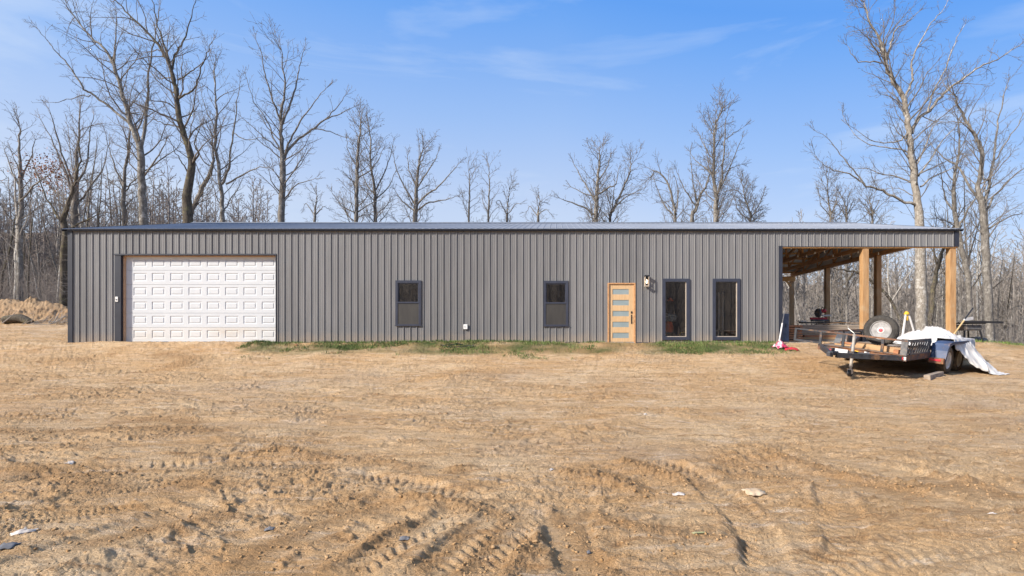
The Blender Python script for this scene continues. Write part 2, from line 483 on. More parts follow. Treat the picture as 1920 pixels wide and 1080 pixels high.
def micro(x, y):
    """graded and driven-over clay: returns height and how freshly turned (0..1)"""
    wx = x + 0.35*pn(x*0.7, y*0.7, 21); wy = y + 0.35*pn(x*0.7, y*0.7, 22)
    z = 0.045*fbm(wx*0.35, wy*0.6, 3, 1)
    st = fbm(wx*0.75 + 0.15*wy, wy*3.6 - 0.5*wx*0.4, 4, 2)
    z = z + 0.020*st
    rid = 1-np.abs(fbm(wx*1.5, wy*4.2 + wx*0.9, 4, 4))
    z = z + 0.014*rid**2*(0.4+ss(-0.2, 0.4, pn(x*0.5, y*0.5, 12)))
    rough = ss(-0.15, 0.45, fbm(x*0.45, y*0.8, 3, 14))
    fr = rough*0.55
    z = z + (0.008+0.013*rough)*fbm(wx*5, wy*8, 4, 6, 0.6)
    # thin torn ridges left by the blade, mostly along the wall
    t1 = 1-np.abs(fbm(wx*0.9+wy*0.35, wy*5.5-wx*0.5, 3, 33)); t2 = ss(-0.1, 0.35, pn(x*0.35+3, y*0.9, 34))
    z = z + 0.022*ss(0.86, 1.0, t1)*t2
    fr = np.maximum(fr, 0.9*ss(0.86, 0.98, t1)*t2)
    t3 = 1-np.abs(fbm(wx*1.3-wy*0.5, wy*3.1+wx*0.8, 3, 36)); t4 = ss(0.0, 0.4, pn(x*0.5+9, y*0.7, 37))
    z = z + 0.028*ss(0.88, 1.0, t3)*t4*(0.5+fbm(wx*9, wy*9, 2, 38))
    fr = np.maximum(fr, 0.8*ss(0.86, 0.98, t3)*t4)
    # scuffed crumbly spots
    sp_ = ss(0.25, 0.6, fbm(x*1.1, y*2.0, 3, 39)); z = z + 0.015*sp_*fbm(wx*11, wy*13, 3, 40)
    fr = np.maximum(fr, 0.7*sp_)
    # cracked crust
    d1, d2 = worley(wx*7.5+0.3*pn(wx*9, wy*9, 41), wy*10.5+0.3*pn(wx*9, wy*9, 42), 1)
    cr = np.exp(-((d2-d1)/0.07)**2)
    z = z - 0.010*cr*(0.3+0.7*ss(-0.1, 0.35, pn(x*0.6, y*0.9, 31)))
    mask = np.zeros_like(x)
    for P, sg, h, lump in RIDW:
        xs = [p[0] for p in P]; ys = [p[1] for p in P]
        m = (x > min(xs)-1) & (x < max(xs)+1) & (y > min(ys)-1) & (y < max(ys)+1)
        if not m.any(): continue
        xx, yy = x[m], y[m]
        D, S, T, L = polydist(xx+0.06*pn(xx*4, yy*4, 8), yy+0.06*pn(xx*4, yy*4, 9), P)
        e = np.exp(-(D/sg)**2)*(0.65+0.5*pn(S*2.5, S*0+3, 11))
        w1, w2 = worley(xx*17, yy*17, 2); w3, w4 = worley(xx*38, yy*38, 3)
        h = h*0.58
        z[m] += h*e*(0.8 + lump*(0.45-w1)*0.8) + lump*0.012*e*(0.5-w3)
        mask[m] = np.maximum(mask[m], np.exp(-(D/(sg*1.5))**2))
    for P, hw, dep, tread in RUTW:
        xs = [p[0] for p in P]; ys = [p[1] for p in P]
        m = (x > min(xs)-1) & (x < max(xs)+1) & (y > min(ys)-1) & (y < max(ys)+1)
        if not m.any(): continue
        xx, yy = x[m], y[m]
        D, S, T, L = polydist(xx+0.03*pn(xx*3, yy*3, 18), yy+0.03*pn(xx*3, yy*3, 19), P)
        endf = ss(0, 0.3, S)*ss(0, 0.3, L-S)
        ch = ss(hw*1.15, hw*0.75, D)*endf
        berm = np.exp(-((D-hw*1.3)/(hw*0.28))**2)*endf*(0.6+0.6*pn(S*3, T*6, 13))
        dep = dep*0.62
        z[m] = z[m]*(1-0.68*ch) - dep*ch + dep*0.7*berm
        if tread:
            ph = S/0.10 + np.abs(T)/hw*1.2
            tr = ss(-0.3, 0.3, np.sin(ph*2*PI))
            z[m] -= 0.015*tr*ch*(0.5+0.6*ss(-0.3, 0.3, pn(S*1.3, T*3, 23)))
        mask[m] = np.maximum(mask[m], berm*0.6)
    return z, np.clip(np.maximum(fr*0.6, mask), 0, 1)

def build_ground():
    ys = [2.0]
    while ys[-1] < 31.5:
        Y = ys[-1]
        ys.append(Y + min(max(0.0026*Y**1.45, 0.0085), 0.11))
    near = np.array(ys)
    pre = np.array([-150,-90,-60,-45,-35,-28,-22,-16,-11,-7,-4,-2,-0.5,0.5,1.2,1.6,1.8])
    post = [32.0]
    while post[-1] < 1500: post.append(post[-1]*1.05)
    YY = np.concatenate([pre, near, np.array(post)])
    nin = 1000
    u = np.linspace(-1, 1, nin)
    wl = np.maximum(YY, 2.0)*1.16 + 0.9; wr = np.maximum(YY, 2.0)*0.98 + 0.9
    outer = np.array([0.01, 0.03, 0.07, 0.14, 0.25, 0.4, 0.6, 0.8, 1.0])
    Xr = []
    for j in range(len(YY)):
        big = 160 + max(YY[j], 0)*2.2
        xi = np.where(u < 0, u*wl[j], u*wr[j])
        Xr.append(np.concatenate([(-wl[j] - (big)*outer)[::-1], xi, wr[j] + big*outer]))
    X = np.array(Xr); Y = np.repeat(YY[:, None], X.shape[1], 1)
    Z = H(X, Y)
    x = X.ravel(); y = Y.ravel(); z = Z.ravel().copy()
    fade = ss(60, 30, y)*ss(-3, 1.0, y)
    mk = fade > 0.001
    mz, fr = micro(x[mk], y[mk])
    # flat under the building, calmer near the wall
    inside = ((x > BX0-0.1) & (x < BX1+0.1) & (y > 17.45) & (y < 17.5+DEP))
    z[mk] += mz*fade[mk]
    z[inside] = np.minimum(z[inside], -0.05)
    fresh = np.zeros_like(z); fresh[mk] = fr*fade[mk]
    # extra lumps on the pushed-up bank
    bank = ss(25.8, 27.2, y)*ss(33, 30, y)*ss(-18, -21, x)
    z += bank*(0.20*np.abs(fbm(x*1.6, y*1.6, 4, 51)) + 0.10*np.abs(fbm(x*5, y*5, 3, 52)))
    fresh = np.maximum(fresh, bank*(0.55+0.4*pn(x*0.8, y*1.2, 53)))
    ny, nx = X.shape
    idx = np.arange(ny*nx).reshape(ny, nx)
    fq = np.stack([idx[:-1,:-1].ravel(), idx[:-1,1:].ravel(), idx[1:,1:].ravel(), idx[1:,:-1].ravel()], 1)
    me = npmesh("ground", np.stack([x, y, z], 1), [fq], smooth=True)
    # cover: wood floor litter, grass
    litter = np.maximum(ss(30, 33, y), ss(19, 24, y)*ss(15.5, 18, x))
    litter = np.maximum(litter, ss(-12, -18, y))
    litter = np.maximum(litter, bank*0.35)
    litter = np.clip(litter + 0.25*pn(x*0.8, y*0.8, 61)*(litter > 0.02), 0, 1)
    gr = ss(15.6, 16.4, y + 0.35*pn(x*0.8, y, 71))*ss(17.5, 17.0, y)*ss(-10.4, -9.6, x)*ss(7.9, 7.5, x)
    gr = gr*(0.55+0.8*pn(x*0.9, y*1.2, 72))
    gr = np.maximum(gr, ss(14.2, 15.2, x)*ss(16, 18, y)*ss(24, 20, y)*0.7)
    gr = np.clip(gr*(1-litter*0.6), 0, 1)
    for nm, arr in (("fresh", fresh), ("litter", litter), ("green", gr)):
        a = me.attributes.new(nm, 'FLOAT', 'POINT'); a.data.foreach_set("value", arr.astype(np.float32))
    m, t, b = newmat("bare_clay_ground")
    N = t.nodes; Lk = t.links
    def noise(sc, det=6, ro=0.6, stretch=None, dist=0):
        n = N.new("ShaderNodeTexNoise"); n.inputs['Scale'].default_value = sc; n.inputs['Detail'].default_value = det; n.inputs['Roughness'].default_value = ro
        n.inputs['Distortion'].default_value = dist
        if stretch:
            mm = N.new("ShaderNodeMapping"); mm.inputs['Scale'].default_value = stretch; mm.inputs['Rotation'].default_value = (0,0,0.12)
            Lk.new(tc.outputs['Object'], mm.inputs[0]); Lk.new(mm.outputs[0], n.inputs['Vector'])
        else: Lk.new(tc.outputs['Object'], n.inputs['Vector'])
        return n.outputs[0]
    def rng(s, a, b_, c=0, d=1):
        n = N.new("ShaderNodeMapRange"); n.inputs[1].default_value = a; n.inputs[2].default_value = b_; n.inputs[3].default_value = c; n.inputs[4].default_value = d
        Lk.new(s, n.inputs[0]); return n.outputs[0]
    def mix(f, a, b_):
        n = N.new("ShaderNodeMix"); n.data_type = 'RGBA'
        Lk.new(f, n.inputs[0])
        for s, i in ((a, 6), (b_, 7)):
            if isinstance(s, tuple): n.inputs[i].default_value = (*s, 1)
            else: Lk.new(s, n.inputs[i])
        return n.outputs[2]
    def mul(a, b_):
        n = N.new("ShaderNodeMath"); n.operation = 'MULTIPLY'
        for s, i in ((a, 0), (b_, 1)):
            if isinstance(s, float): n.inputs[i].default_value = s
            else: Lk.new(s, n.inputs[i])
        return n.outputs[0]
    def att(nm):
        n = N.new("ShaderNodeAttribute"); n.attribute_name = nm; return n.outputs['Fac']
    tc = N.new("ShaderNodeTexCoord")
    c = mix(rng(noise(0.45, 7, 0.62, (1, 2.2, 1)), 0.36, 0.64), (0.68, 0.42, 0.205), (0.81, 0.585, 0.35))
    c = mix(rng(noise(2.1, 8, 0.7, (0.7, 2.6, 1), 0.6), 0.50, 0.72, 0, 0.75), c, (0.80, 0.64, 0.46))
    c = mix(rng(noise(3.2, 8, 0.72, (0.6, 2.4, 1), 0.8), 0.50, 0.66, 0, 0.85), c, (0.37, 0.21, 0.10))
    c = mix(rng(noise(26, 5, 0.75), 0.52, 0.74, 0, 0.6), c, (0.33, 0.195, 0.10))
    c = mix(rng(noise(0.22, 5, 0.6, (1, 1.4, 1)), 0.52, 0.66, 0, 0.45), c, (0.56, 0.45, 0.34))
    c = mix(rng(noise(1.4, 9, 0.78, (0.8, 3.4, 1), 1.2), 0.56, 0.66, 0, 0.8), c, (0.86, 0.70, 0.53))
    c = mix(rng(noise(7.5, 7, 0.8, (0.5, 2.2, 1), 0.5), 0.58, 0.70, 0, 0.75), c, (0.30, 0.17, 0.085))
    c = mix(mul(att("fresh"), 0.78), c, (0.45, 0.265, 0.125))
    lit = mix(rng(noise(9, 6, 0.7), 0.4, 0.62), (0.17, 0.125, 0.09), (0.30, 0.23, 0.17))
    c = mix(att("litter"), c, lit)
    grc = mix(rng(noise(6, 6, 0.7), 0.4, 0.6), (0.075, 0.11, 0.03), (0.16, 0.16, 0.07))
    c = mix(att("green"), c, grc)
    Lk.new(c, b.inputs['Base Color'])
    b.inputs['Roughness'].default_value = 0.95
    b.inputs['Specular IOR Level'].default_value = 0.15
    # bump: small crumbs and cracks
    h1 = noise(55, 6, 0.7); h2 = noise(14, 7, 0.7, (0.7, 1.4, 1))
    vo = N.new("ShaderNodeTexVoronoi"); vo.feature = 'DISTANCE_TO_EDGE'; vo.inputs['Scale'].default_value = 19
    vm = N.new("ShaderNodeMapping"); vm.inputs['Scale'].default_value = (0.8, 1.3, 1)
    Lk.new(tc.outputs['Object'], vm.inputs[0]); Lk.new(vm.outputs[0], vo.inputs['Vector'])
    vr = rng(vo.outputs[0], 0.0, 0.09)
    def bump(hs, st, di, prev=None):
        n = N.new("ShaderNodeBump"); n.inputs['Strength'].default_value = st; n.inputs['Distance'].default_value = di
        Lk.new(hs, n.inputs['Height'])
        if prev is not None: Lk.new(prev, n.inputs['Normal'])
        return n.outputs[0]
    nb = bump(h2, 1.0, 0.115)
    nb = bump(h1, 1.0, 0.030, nb)
    nb = bump(vr, 0.5, 0.008, nb)
    Lk.new(nb, b.inputs['Normal'])
    o = link("ground", me, None, m)
    tag(o, kind="structure")
    return o
GROUND = build_ground()

def topz(x, y):
    a = np.array([float(x)]); b_ = np.array([float(y)])
    return float((H(a, b_) + micro(a, b_)[0])[0])

# ------------------------------------------------------------------ the building
FY = 17.5
bld = thing("metal_building", "long low grey ribbed metal shop house with open timber porch at its right end", "building", ((BX0+BX1)/2, FY, 0))
PITCH = 0.2286
def rib_profile(x0, x1):
    """(x, outward) pairs of a ribbed steel sheet"""
    pts = []
    x = x0
    n = int(math.ceil((x1-x0)/PITCH)) + 1
    for i in range(n):
        a = x0 + i*PITCH
        for dx, h in ((0.0, 0.0), (0.013, 0.026), (0.033, 0.026), (0.046, 0.0), (0.093, 0.0), (0.098, 0.004), (0.110, 0.004), (0.115, 0.0), (0.160, 0.0), (0.165, 0.004), (0.177, 0.004), (0.182, 0.0)):
            if a+dx < x1-1e-4: pts.append((a+dx, h))
    pts.append((x1, 0.0))
    return pts
def ribbed_wall(x0, x1, z0, z1, holes, y, out=-1, axis='x'):
    """strips of ribbed sheet between z0 and z1 minus the holes (hx0,hx1,hz0,hz1)"""
    P = rib_profile(x0, x1)
    xs = sorted(set([p[0] for p in P] + [h[i] for h in holes for i in (0, 1) if x0 < h[i] < x1]))
    hx = np.interp(xs, [p[0] for p in P], [p[1] for p in P])
    mb = MB()
    for i in range(len(xs)-1):
        a, b_ = xs[i], xs[i+1]
        if b_-a < 1e-6: continue
        mid = (a+b_)/2
        iv = [(z0, z1)]
        for h in holes:
            if h[0] < mid < h[1]:
                new = []
                for (p, q) in iv:
                    if h[2] > p: new.append((p, min(q, h[2])))
                    if h[3] < q: new.append((max(p, h[3]), q))
                iv = [t for t in new if t[1]-t[0] > 1e-4]
        for (p, q) in iv:
            ya, yb = y+out*hx[i], y+out*hx[i+1]
            if axis == 'x': mb.add([(a,ya,p),(b_,yb,p),(b_,yb,q),(a,ya,q)], [(0,1,2,3)])
            else: mb.add([(ya,a,p),(yb,b_,p),(yb,b_,q),(ya,a,q)], [(0,1,2,3)])
    return mb

HTOP = 3.86
GDX = (bx(228), bx(517.5)); GDZ = 2.985
JX = bx(215.5)
WIN = [(bx(742.5), bx(789.5), 0.57, 2.115), (bx(1019.5), bx(1065), 0.555, 2.10)]
TALL = [(bx(1242), bx(1292), 0.06, 2.175), (bx(1336), bx(1387), 0.06, 2.175)]
DOOR = (bx(1139.5), bx(1191), -0.06, 2.03)
XW = bx(1465)                # end of the closed part
HDR = 3.285
holes = [(JX, GDX[1], -1, GDZ), DOOR] + WIN + TALL + [(bx(1462), BX1+1, -1, HDR)]
ribbed_wall(bx(137)-0.035, BX1-0.14, -0.02, HTOP, holes, FY).build("front_wall", M['siding'], bld)
# other walls
ribbed_wall(FY, FY+DEP, -0.1, HTOP, [], BX0+0.02, -1, 'y').build("side_wall", M['siding'], bld)
ribbed_wall(FY+0.03, FY+DEP, -0.05, HTOP, [], XW-0.02, 1, 'y').build("side_wall", M['siding'], bld)
ribbed_wall(BX0+0.05, XW, -0.1, HTOP, [], FY+DEP, 1).build("rear_wall", M['siding'], bld)
# gable infill on the left end and over the porch wall
RZ = 5.42; EZ = 3.90; YM = FY+DEP/2
for X in (BX0+0.02, XW-0.02):
    MB().add([(X, FY, HTOP), (X, FY+DEP, HTOP), (X, YM, RZ-0.06)], [(0,1,2)]).build("gable_wall", M['siding'], bld)
for X, m_ in ((BX1-0.035, M['ceil']), (BX1-0.02, M['siding'])):
    MB().add([(X, FY+0.03, 3.60), (X, FY+DEP, 3.60), (X, FY+DEP, HTOP), (X, YM, RZ-0.07), (X, FY+0.03, HTOP)], [(0,1,2,3,4)]).build("gable_wall", m_, bld)
# base trim, eave trim, corner trims
MB().box(BX0, GDX[0]-0.25, FY-0.012, FY+0.04, -0.06, -0.02).box(GDX[1]+0.02, DOOR[0]-0.01, FY-0.012, FY+0.04, -0.06, -0.02).box(DOOR[1]+0.01, XW, FY-0.012, FY+0.04, -0.06, -0.02).build("base_trim", M['trim'], bld)
MB().box(BX0, BX1, FY-0.09, FY-0.025, HTOP-0.045, HTOP+0.03).build("eave_trim", M['trim'], bld)
MB().box(BX0-0.02, BX0+0.135, FY-0.035, FY+0.01, -0.12, HTOP-0.05).box(BX0-0.03, BX0-0.005, FY-0.03, FY+0.12, -0.12, HTOP-0.05).build("corner_trim", M['trim'], bld)
MB().box(BX1-0.145, BX1, FY-0.035, FY+0.01, HDR-0.005, HTOP-0.05).box(BX1-0.015, BX1+0.008, FY-0.03, FY+0.12, HDR-0.005, HTOP-0.05).build("corner_trim", M['trim'], bld)
MB().box(bx(1459.5), XW+0.03, FY-0.03, FY+0.02, -0.1, HDR+0.02).box(XW+0.005, XW+0.03, FY+0.02, FY+0.14, -0.1, HDR).build("corner_trim", M['trim'], bld)
MB().box(XW+0.03, BX1-0.145, FY-0.024, FY+0.002, HDR-0.012, HDR+0.004).build("header_trim", M['trim'], bld)
# slab
MB().box(BX0+0.03, BX1-0.02, FY+0.005, FY+DEP, -0.4, -0.012).build("slab", M['conc'], bld)
# dark room behind the windows
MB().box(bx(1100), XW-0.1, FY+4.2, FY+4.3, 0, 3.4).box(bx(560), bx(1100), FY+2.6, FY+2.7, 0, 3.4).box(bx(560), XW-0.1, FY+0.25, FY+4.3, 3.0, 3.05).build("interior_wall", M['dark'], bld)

# roof: two ribbed slopes
def roof_slope(sgn):
    mb = MB()
    x0, x1 = BX0-0.13, BX1+0.06
    P = [(a_, h_*0.42) for a_, h_ in rib_profile(x0, x1)]
    ye = YM - sgn*(DEP/2+0.14); yr = YM
    ze = RZ - (RZ-EZ)*(DEP/2+0.14)/(DEP/2)
    for i in range(len(P)-1):
        (a, h), (b_, g) = P[i], P[i+1]
        mb.add([(a, ye, ze+h), (b_, ye, ze+g), (b_, yr, RZ+g), (a, yr, RZ+h)], [(0,1,2,3)])
        mb.add([(a, ye, ze+h), (b_, ye, ze+g), (b_, ye, ze-0.003), (a, ye, ze-0.003)], [(3,2,1,0)])
    return mb, x0, x1, ye, ze
for sgn in (1, -1):
    mb, x0, x1, ye, ze = roof_slope(sgn)
    rf = mb.build("roof", M['roof'], bld)
    ce = MB().add([(x0+0.01, ye+sgn*0.01, ze-0.006), (x1-0.01, ye+sgn*0.01, ze-0.006), (x1-0.01, YM, RZ-0.006), (x0+0.01, YM, RZ-0.006)], [(3,2,1,0)])
    ce.build("roof_underside", M['ceil'], bld)
MB().add([(BX0-0.13, YM-0.16, RZ-0.012), (BX1+0.06, YM-0.16, RZ-0.012), (BX1+0.06, YM, RZ+0.05), (BX0-0.13, YM, RZ+0.05), (BX1+0.06, YM+0.16, RZ-0.012), (BX0-0.13, YM+0.16, RZ-0.012)], [(0,1,2,3),(3,2,4,5)]).build("ridge_cap", M['roof'], bld)
for X in (BX0-0.135, BX1+0.06):
    mb = MB()
    for sgn in (1, -1):
        ye = YM - sgn*(DEP/2+0.14); ze = RZ - (RZ-EZ)*(DEP/2+0.14)/(DEP/2)
        mb.bar((X, ye, ze-0.03), (X, YM, RZ-0.03), 0.02, 0.10)
    mb.build("rake_trim", M['trim'], bld)

# garage door
gd = MB()
gx0, gx1 = GDX[0]+0.005, GDX[1]+0.02
YD = FY+0.15
NS = 6; hs = (GDZ-0.0)/NS
def panel_rings(mb, a, b_, c, d, y):
    lev = [(0, 0.0), (0.018, 0.014), (0.045, 0.014), (0.062, 0.003)]
    for (i0, y0), (i1, y1) in zip(lev[:-1], lev[1:]):
        o = [(a+i0, y+y0, c+i0), (b_-i0, y+y0, c+i0), (b_-i0, y+y0, d-i0), (a+i0, y+y0, d-i0)]
        n = [(a+i1, y+y1, c+i1), (b_-i1, y+y1, c+i1), (b_-i1, y+y1, d-i1), (a+i1, y+y1, d-i1)]
        mb.add(o+n, [(0,1,5,4), (1,2,6,5), (2,3,7,6), (3,0,4,7)])
    i, yy = lev[-1]
    mb.add([(a+i, y+yy, c+i), (b_-i, y+yy, c+i), (b_-i, y+yy, d-i), (a+i, y+yy, d-i)], [(0,1,2,3)])
doorpart = MB(); doorpart.box(gx0, gx1, YD+0.03, YD+0.05, 0, GDZ)
pcs = [(bx(243.5)+k*bx_w, bx(243.5)+k*bx_w + 0.46) for k, bx_w in [(k, (bx(486)-bx(243.5))/7) for k in range(8)]]
gdoor = doorpart.build("garage_door", M['white'], bld)
M['whitelow'] = pm("white_steel_door_dusty", (0.58, 0.58, 0.57), (0.52, 0.48, 0.42), 1.3, rough=0.45, stretch=(0.5,1,1.6), lo=0.25, hi=0.55)
for k in range(NS):
    mb = MB()
    z0, z1 = k*hs+0.004, (k+1)*hs-0.004
    pz0, pz1 = z0+0.115, z1-0.095
    # face as a frame of strips round the embossed panels
    cuts = [gx0] + [v for p in pcs for v in p] + [gx1]
    mb.add([(gx0,YD,z0),(gx1,YD,z0),(gx1,YD,pz0),(gx0,YD,pz0)], [(0,1,2,3)])
    mb.add([(gx0,YD,pz1),(gx1,YD,pz1),(gx1,YD,z1),(gx0,YD,z1)], [(0,1,2,3)])
    for i in range(0, len(cuts), 2):
        mb.add([(cuts[i],YD,pz0),(cuts[i+1],YD,pz0),(cuts[i+1],YD,pz1),(cuts[i],YD,pz1)], [(0,1,2,3)])
    for (a, b_) in pcs: panel_rings(mb, a, b_, pz0, pz1, YD)
    mb.add([(gx0,YD,z1),(gx1,YD,z1),(gx1,YD+0.03,z1+0.003),(gx0,YD+0.03,z1+0.003)], [(0,1,2,3)])
    mb.add([(gx0,YD,z0),(gx1,YD,z0),(gx1,YD+0.03,z0-0.003),(gx0,YD+0.03,z0-0.003)], [(3,2,1,0)])
    o = mb.build("door_section", M['whitelow'] if k == 0 else M['white'], gdoor)
    o.matrix_parent_inverse = Matrix()
    for v in o.data.vertices: pass
# (sections were made relative to their parent's own origin, which sits at the building's origin)
for o in gdoor.children:
    for v in o.data.vertices:
        v.co -= Vector(bld.location) - Vector(gdoor.location)
MB().box(gx0, gx1, YD-0.004, YD+0.03, -0.03, 0.003).build("door_seal", M['black'], bld)
# jamb, head, stop
MB().box(JX, GDX[0]-0.02, FY-0.012, FY+0.05, -0.1, GDZ+0.01).box(GDX[0]-0.02, GDX[0]-0.008, FY+0.045, YD+0.02, -0.1, GDZ).build("door_jamb", M['trim'], bld)
MB().box(JX, GDX[1]+0.03, FY-0.03, FY-0.0, GDZ-0.0, GDZ+0.05).box(JX, GDX[1], FY+0.002, YD+0.01, GDZ+0.003, GDZ+0.02).build("door_head", M['trim'], bld)
MB().box(GDX[1]-0.0, GDX[1]+0.02, FY-0.026, YD-0.001, -0.1, GDZ).build("door_jamb", M['trim'], bld)
MB().box(GDX[0]-0.008, GDX[0]+0.03, FY+0.07, YD-0.002, -0.02, GDZ-0.03).box(GDX[0]+0.03, GDX[1]-0.001, FY+0.07, YD-0.002, GDZ-0.035, GDZ).build("door_stop", M['stop'], bld)
kp = MB().box(bx(217.5), bx(222.5), FY-0.035, FY-0.012, 1.38, 1.55).build("door_keypad", M['plastic'], bld, bevel=0.006)
k2 = MB().box(bx(219), bx(221), FY-0.042, FY-0.034, 1.43, 1.47).build("button", M['black'], kp, bevel=0)
for v in k2.data.vertices: v.co -= Vector(bld.location)

def sub(mb, name, m, parent, **k):
    """a sub-part of a building part, written in world coordinates"""
    o = mb.build(name, m, parent, local=True, **k)
    L = bld.location
    for v in o.data.vertices: v.co -= L
    return o

# sash windows with an insect screen over the lower half
for (a, b_, c, d) in WIN:
    fr = MB()
    t = 0.075
    fr.box(a-0.01, a+t, FY-0.045, FY+0.05, c, d).box(b_-t, b_+0.01, FY-0.045, FY+0.05, c, d)
    fr.box(a+t, b_-t, FY-0.045, FY+0.05, d-t*1.2, d).box(a+t, b_-t, FY-0.040, FY+0.05, c, c+0.035)
    zm = (c+d)/2-0.02
    fr.box(a+t*0.6, b_-t*0.6, FY-0.05, FY+0.02, zm, zm+0.055)
    w_ = fr.build("window", M['winframe'], bld, bevel=0.004)
    sub(MB().box(a+t, b_-t, FY+0.005, FY+0.010, zm+0.05, d-t), "pane", M['glass'], w_)
    sub(MB().box(a+0.05, b_-0.05, FY-0.032, FY-0.026, c+0.035, zm), "insect_screen", M['screen'], w_)
    sub(MB().box(a-0.03, b_+0.03, FY-0.055, FY-0.03, c-0.03, c+0.002), "sill", M['winframe'], w_)
    # inner frame of the upper sash
    s2 = MB()
    q = 0.03
    s2.box(a+t, a+t+q, FY-0.02, FY+0.03, zm+0.05, d-t*1.2).box(b_-t-q, b_-t, FY-0.02, FY+0.03, zm+0.05, d-t*1.2).box(a+t+q, b_-t-q, FY-0.02, FY+0.03, d-t*1.2-q, d-t*1.2)
    sub(s2, "sash", M['winframe'], w_)
for (a, b_, c, d) in TALL:
    fr = MB(); t = 0.10
    fr.box(a-0.01, a+t, FY-0.05, FY+0.05, c, d).box(b_-t, b_+0.01, FY-0.05, FY+0.05, c, d)
    fr.box(a+t, b_-t, FY-0.048, FY+0.05, d-t*1.1, d).box(a+t, b_-t, FY-0.048, FY+0.05, c, c+t*1.1)
    w_ = fr.build("tall_window", M['winframe'], bld, bevel=0.006)
    sub(MB().box(a+t, b_-t, FY+0.01, FY+0.016, c+t, d-t), "pane", M['glass'], w_)
    sub(MB().box(b_-t-0.022, b_-t, FY-0.01, FY+0.009, c+t*1.1, d-t*1.1).box(a+t, b_-t-0.022, FY-0.01, FY+0.009, c+t*1.1, c+t*1.1+0.02), "sunlit_reveal", M['cream'], w_)  # pale right and bottom strips: sun on the reveals put into the colour

# front door
a, b_, c, d = DOOR
fr = MB().box(a-0.005, a+0.04, FY-0.03, FY+0.09, -0.05, d).box(b_-0.04, b_+0.005, FY-0.03, FY+0.09, -0.05, d).box(a+0.04, b_-0.04, FY-0.03, FY+0.09, d-0.035, d)
fr.build("door_frame", M['woodd'], bld)
MB().box(a+0.04, b_-0.04, FY-0.02, FY+0.09, -0.05, -0.005).build("door_threshold", M['conc'], bld)
dx0, dx1, dz0, dz1 = a+0.045, b_-0.045, 0.0, d-0.04
lites = []
lh = 0.185; top = dz1-0.17
for k in range(5):
    z1 = top - k*0.377
    lites.append((dx0+0.12, dx1-0.17, z1-lh, z1))
dm = MB()
y0, y1 = FY+0.01, FY+0.05
dm.box(dx0, lites[0][0], y0, y1, dz0, dz1).box(lites[0][1], dx1, y0, y1, dz0, dz1)
prev = dz1
for (p, q, r_, s_) in lites:
    dm.box(p, q, y0+0.002, y1, s_, prev); prev = r_
dm.box(lites[0][0], lites[0][1], y0+0.002, y1, dz0, prev)
fdoor = dm.build("front_door", M['doorwood'], bld)
for (p, q, r_, s_) in lites:
    sub(MB().box(p+0.001, q-0.001, y0+0.016, y0+0.022, r_+0.001, s_-0.001), "pane", M['frost'], fdoor)
hm = MB().box(dx1-0.105, dx1-0.06, y0-0.02, y0, 0.98, 1.05).box(dx1-0.10, dx1-0.065, y0-0.012, y0, 0.62, 0.93)
hm.tube([(dx1-0.082, y0-0.012, 0.88), (dx1-0.082, y0-0.055, 0.86), (dx1-0.082, y0-0.06, 0.72), (dx1-0.082, y0-0.012, 0.66)], 0.009, 6)
sub(hm, "handle", M['black'], fdoor)

# wall lantern: backplate, black hood, clear box, bulb
lx = bx(1211.5); lz0, lz1 = bz(537), bz(517)
lan = MB().box(lx-0.06, lx+0.06, FY-0.045, FY-0.02, lz0+0.02, lz1-0.01).box(lx-0.03, lx+0.03, FY-0.16, FY-0.04, lz1-0.09, lz1-0.05).build("wall_lamp", M['black'], bld)
sub(MB().box(lx-0.075, lx+0.075, FY-0.19, FY-0.045, lz1-0.05, lz1), "lamp_hood", M['black'], lan)
gm = MB()
for sx in (-1, 1):
    for sy in (-0.185, -0.055):
        gm.box(lx+sx*0.062-0.008, lx+sx*0.062+0.008, FY+sy-0.008, FY+sy+0.008, lz0, lz1-0.05)
gm.box(lx-0.07, lx+0.07, FY-0.193, FY-0.047, lz0-0.015, lz0+0.012)
sub(gm, "lamp_cage", M['cream'], lan)
em, et, eb = newmat("warm_bulb"); eb.inputs['Emission Color'].default_value = (1, 0.72, 0.42, 1); eb.inputs['Emission Strength'].default_value = 5.0; eb.inputs['Base Color'].default_value = (0.9, 0.8, 0.6, 1)
M['bulb'] = em
sub(MB().lathe([(0.001, -0.05), (0.018, -0.035), (0.026, 0.0), (0.02, 0.03), (0.012, 0.055), (0.012, 0.08), (0.001, 0.081)], (lx, FY-0.12, lz0+0.14), (0,0,1), 12), "bulb", M['bulb'], lan, smooth=True)
# outdoor socket
ox = bx(873.5)
ob = MB().box(ox-0.07, ox+0.07, FY-0.075, FY-0.02, 0.43, 0.60).build("outdoor_socket", M['plastic'], bld, bevel=0.012)
sub(MB().box(ox-0.03, ox-0.012, FY-0.082, FY-0.074, 0.50, 0.53), "socket_hole", M['black'], ob)

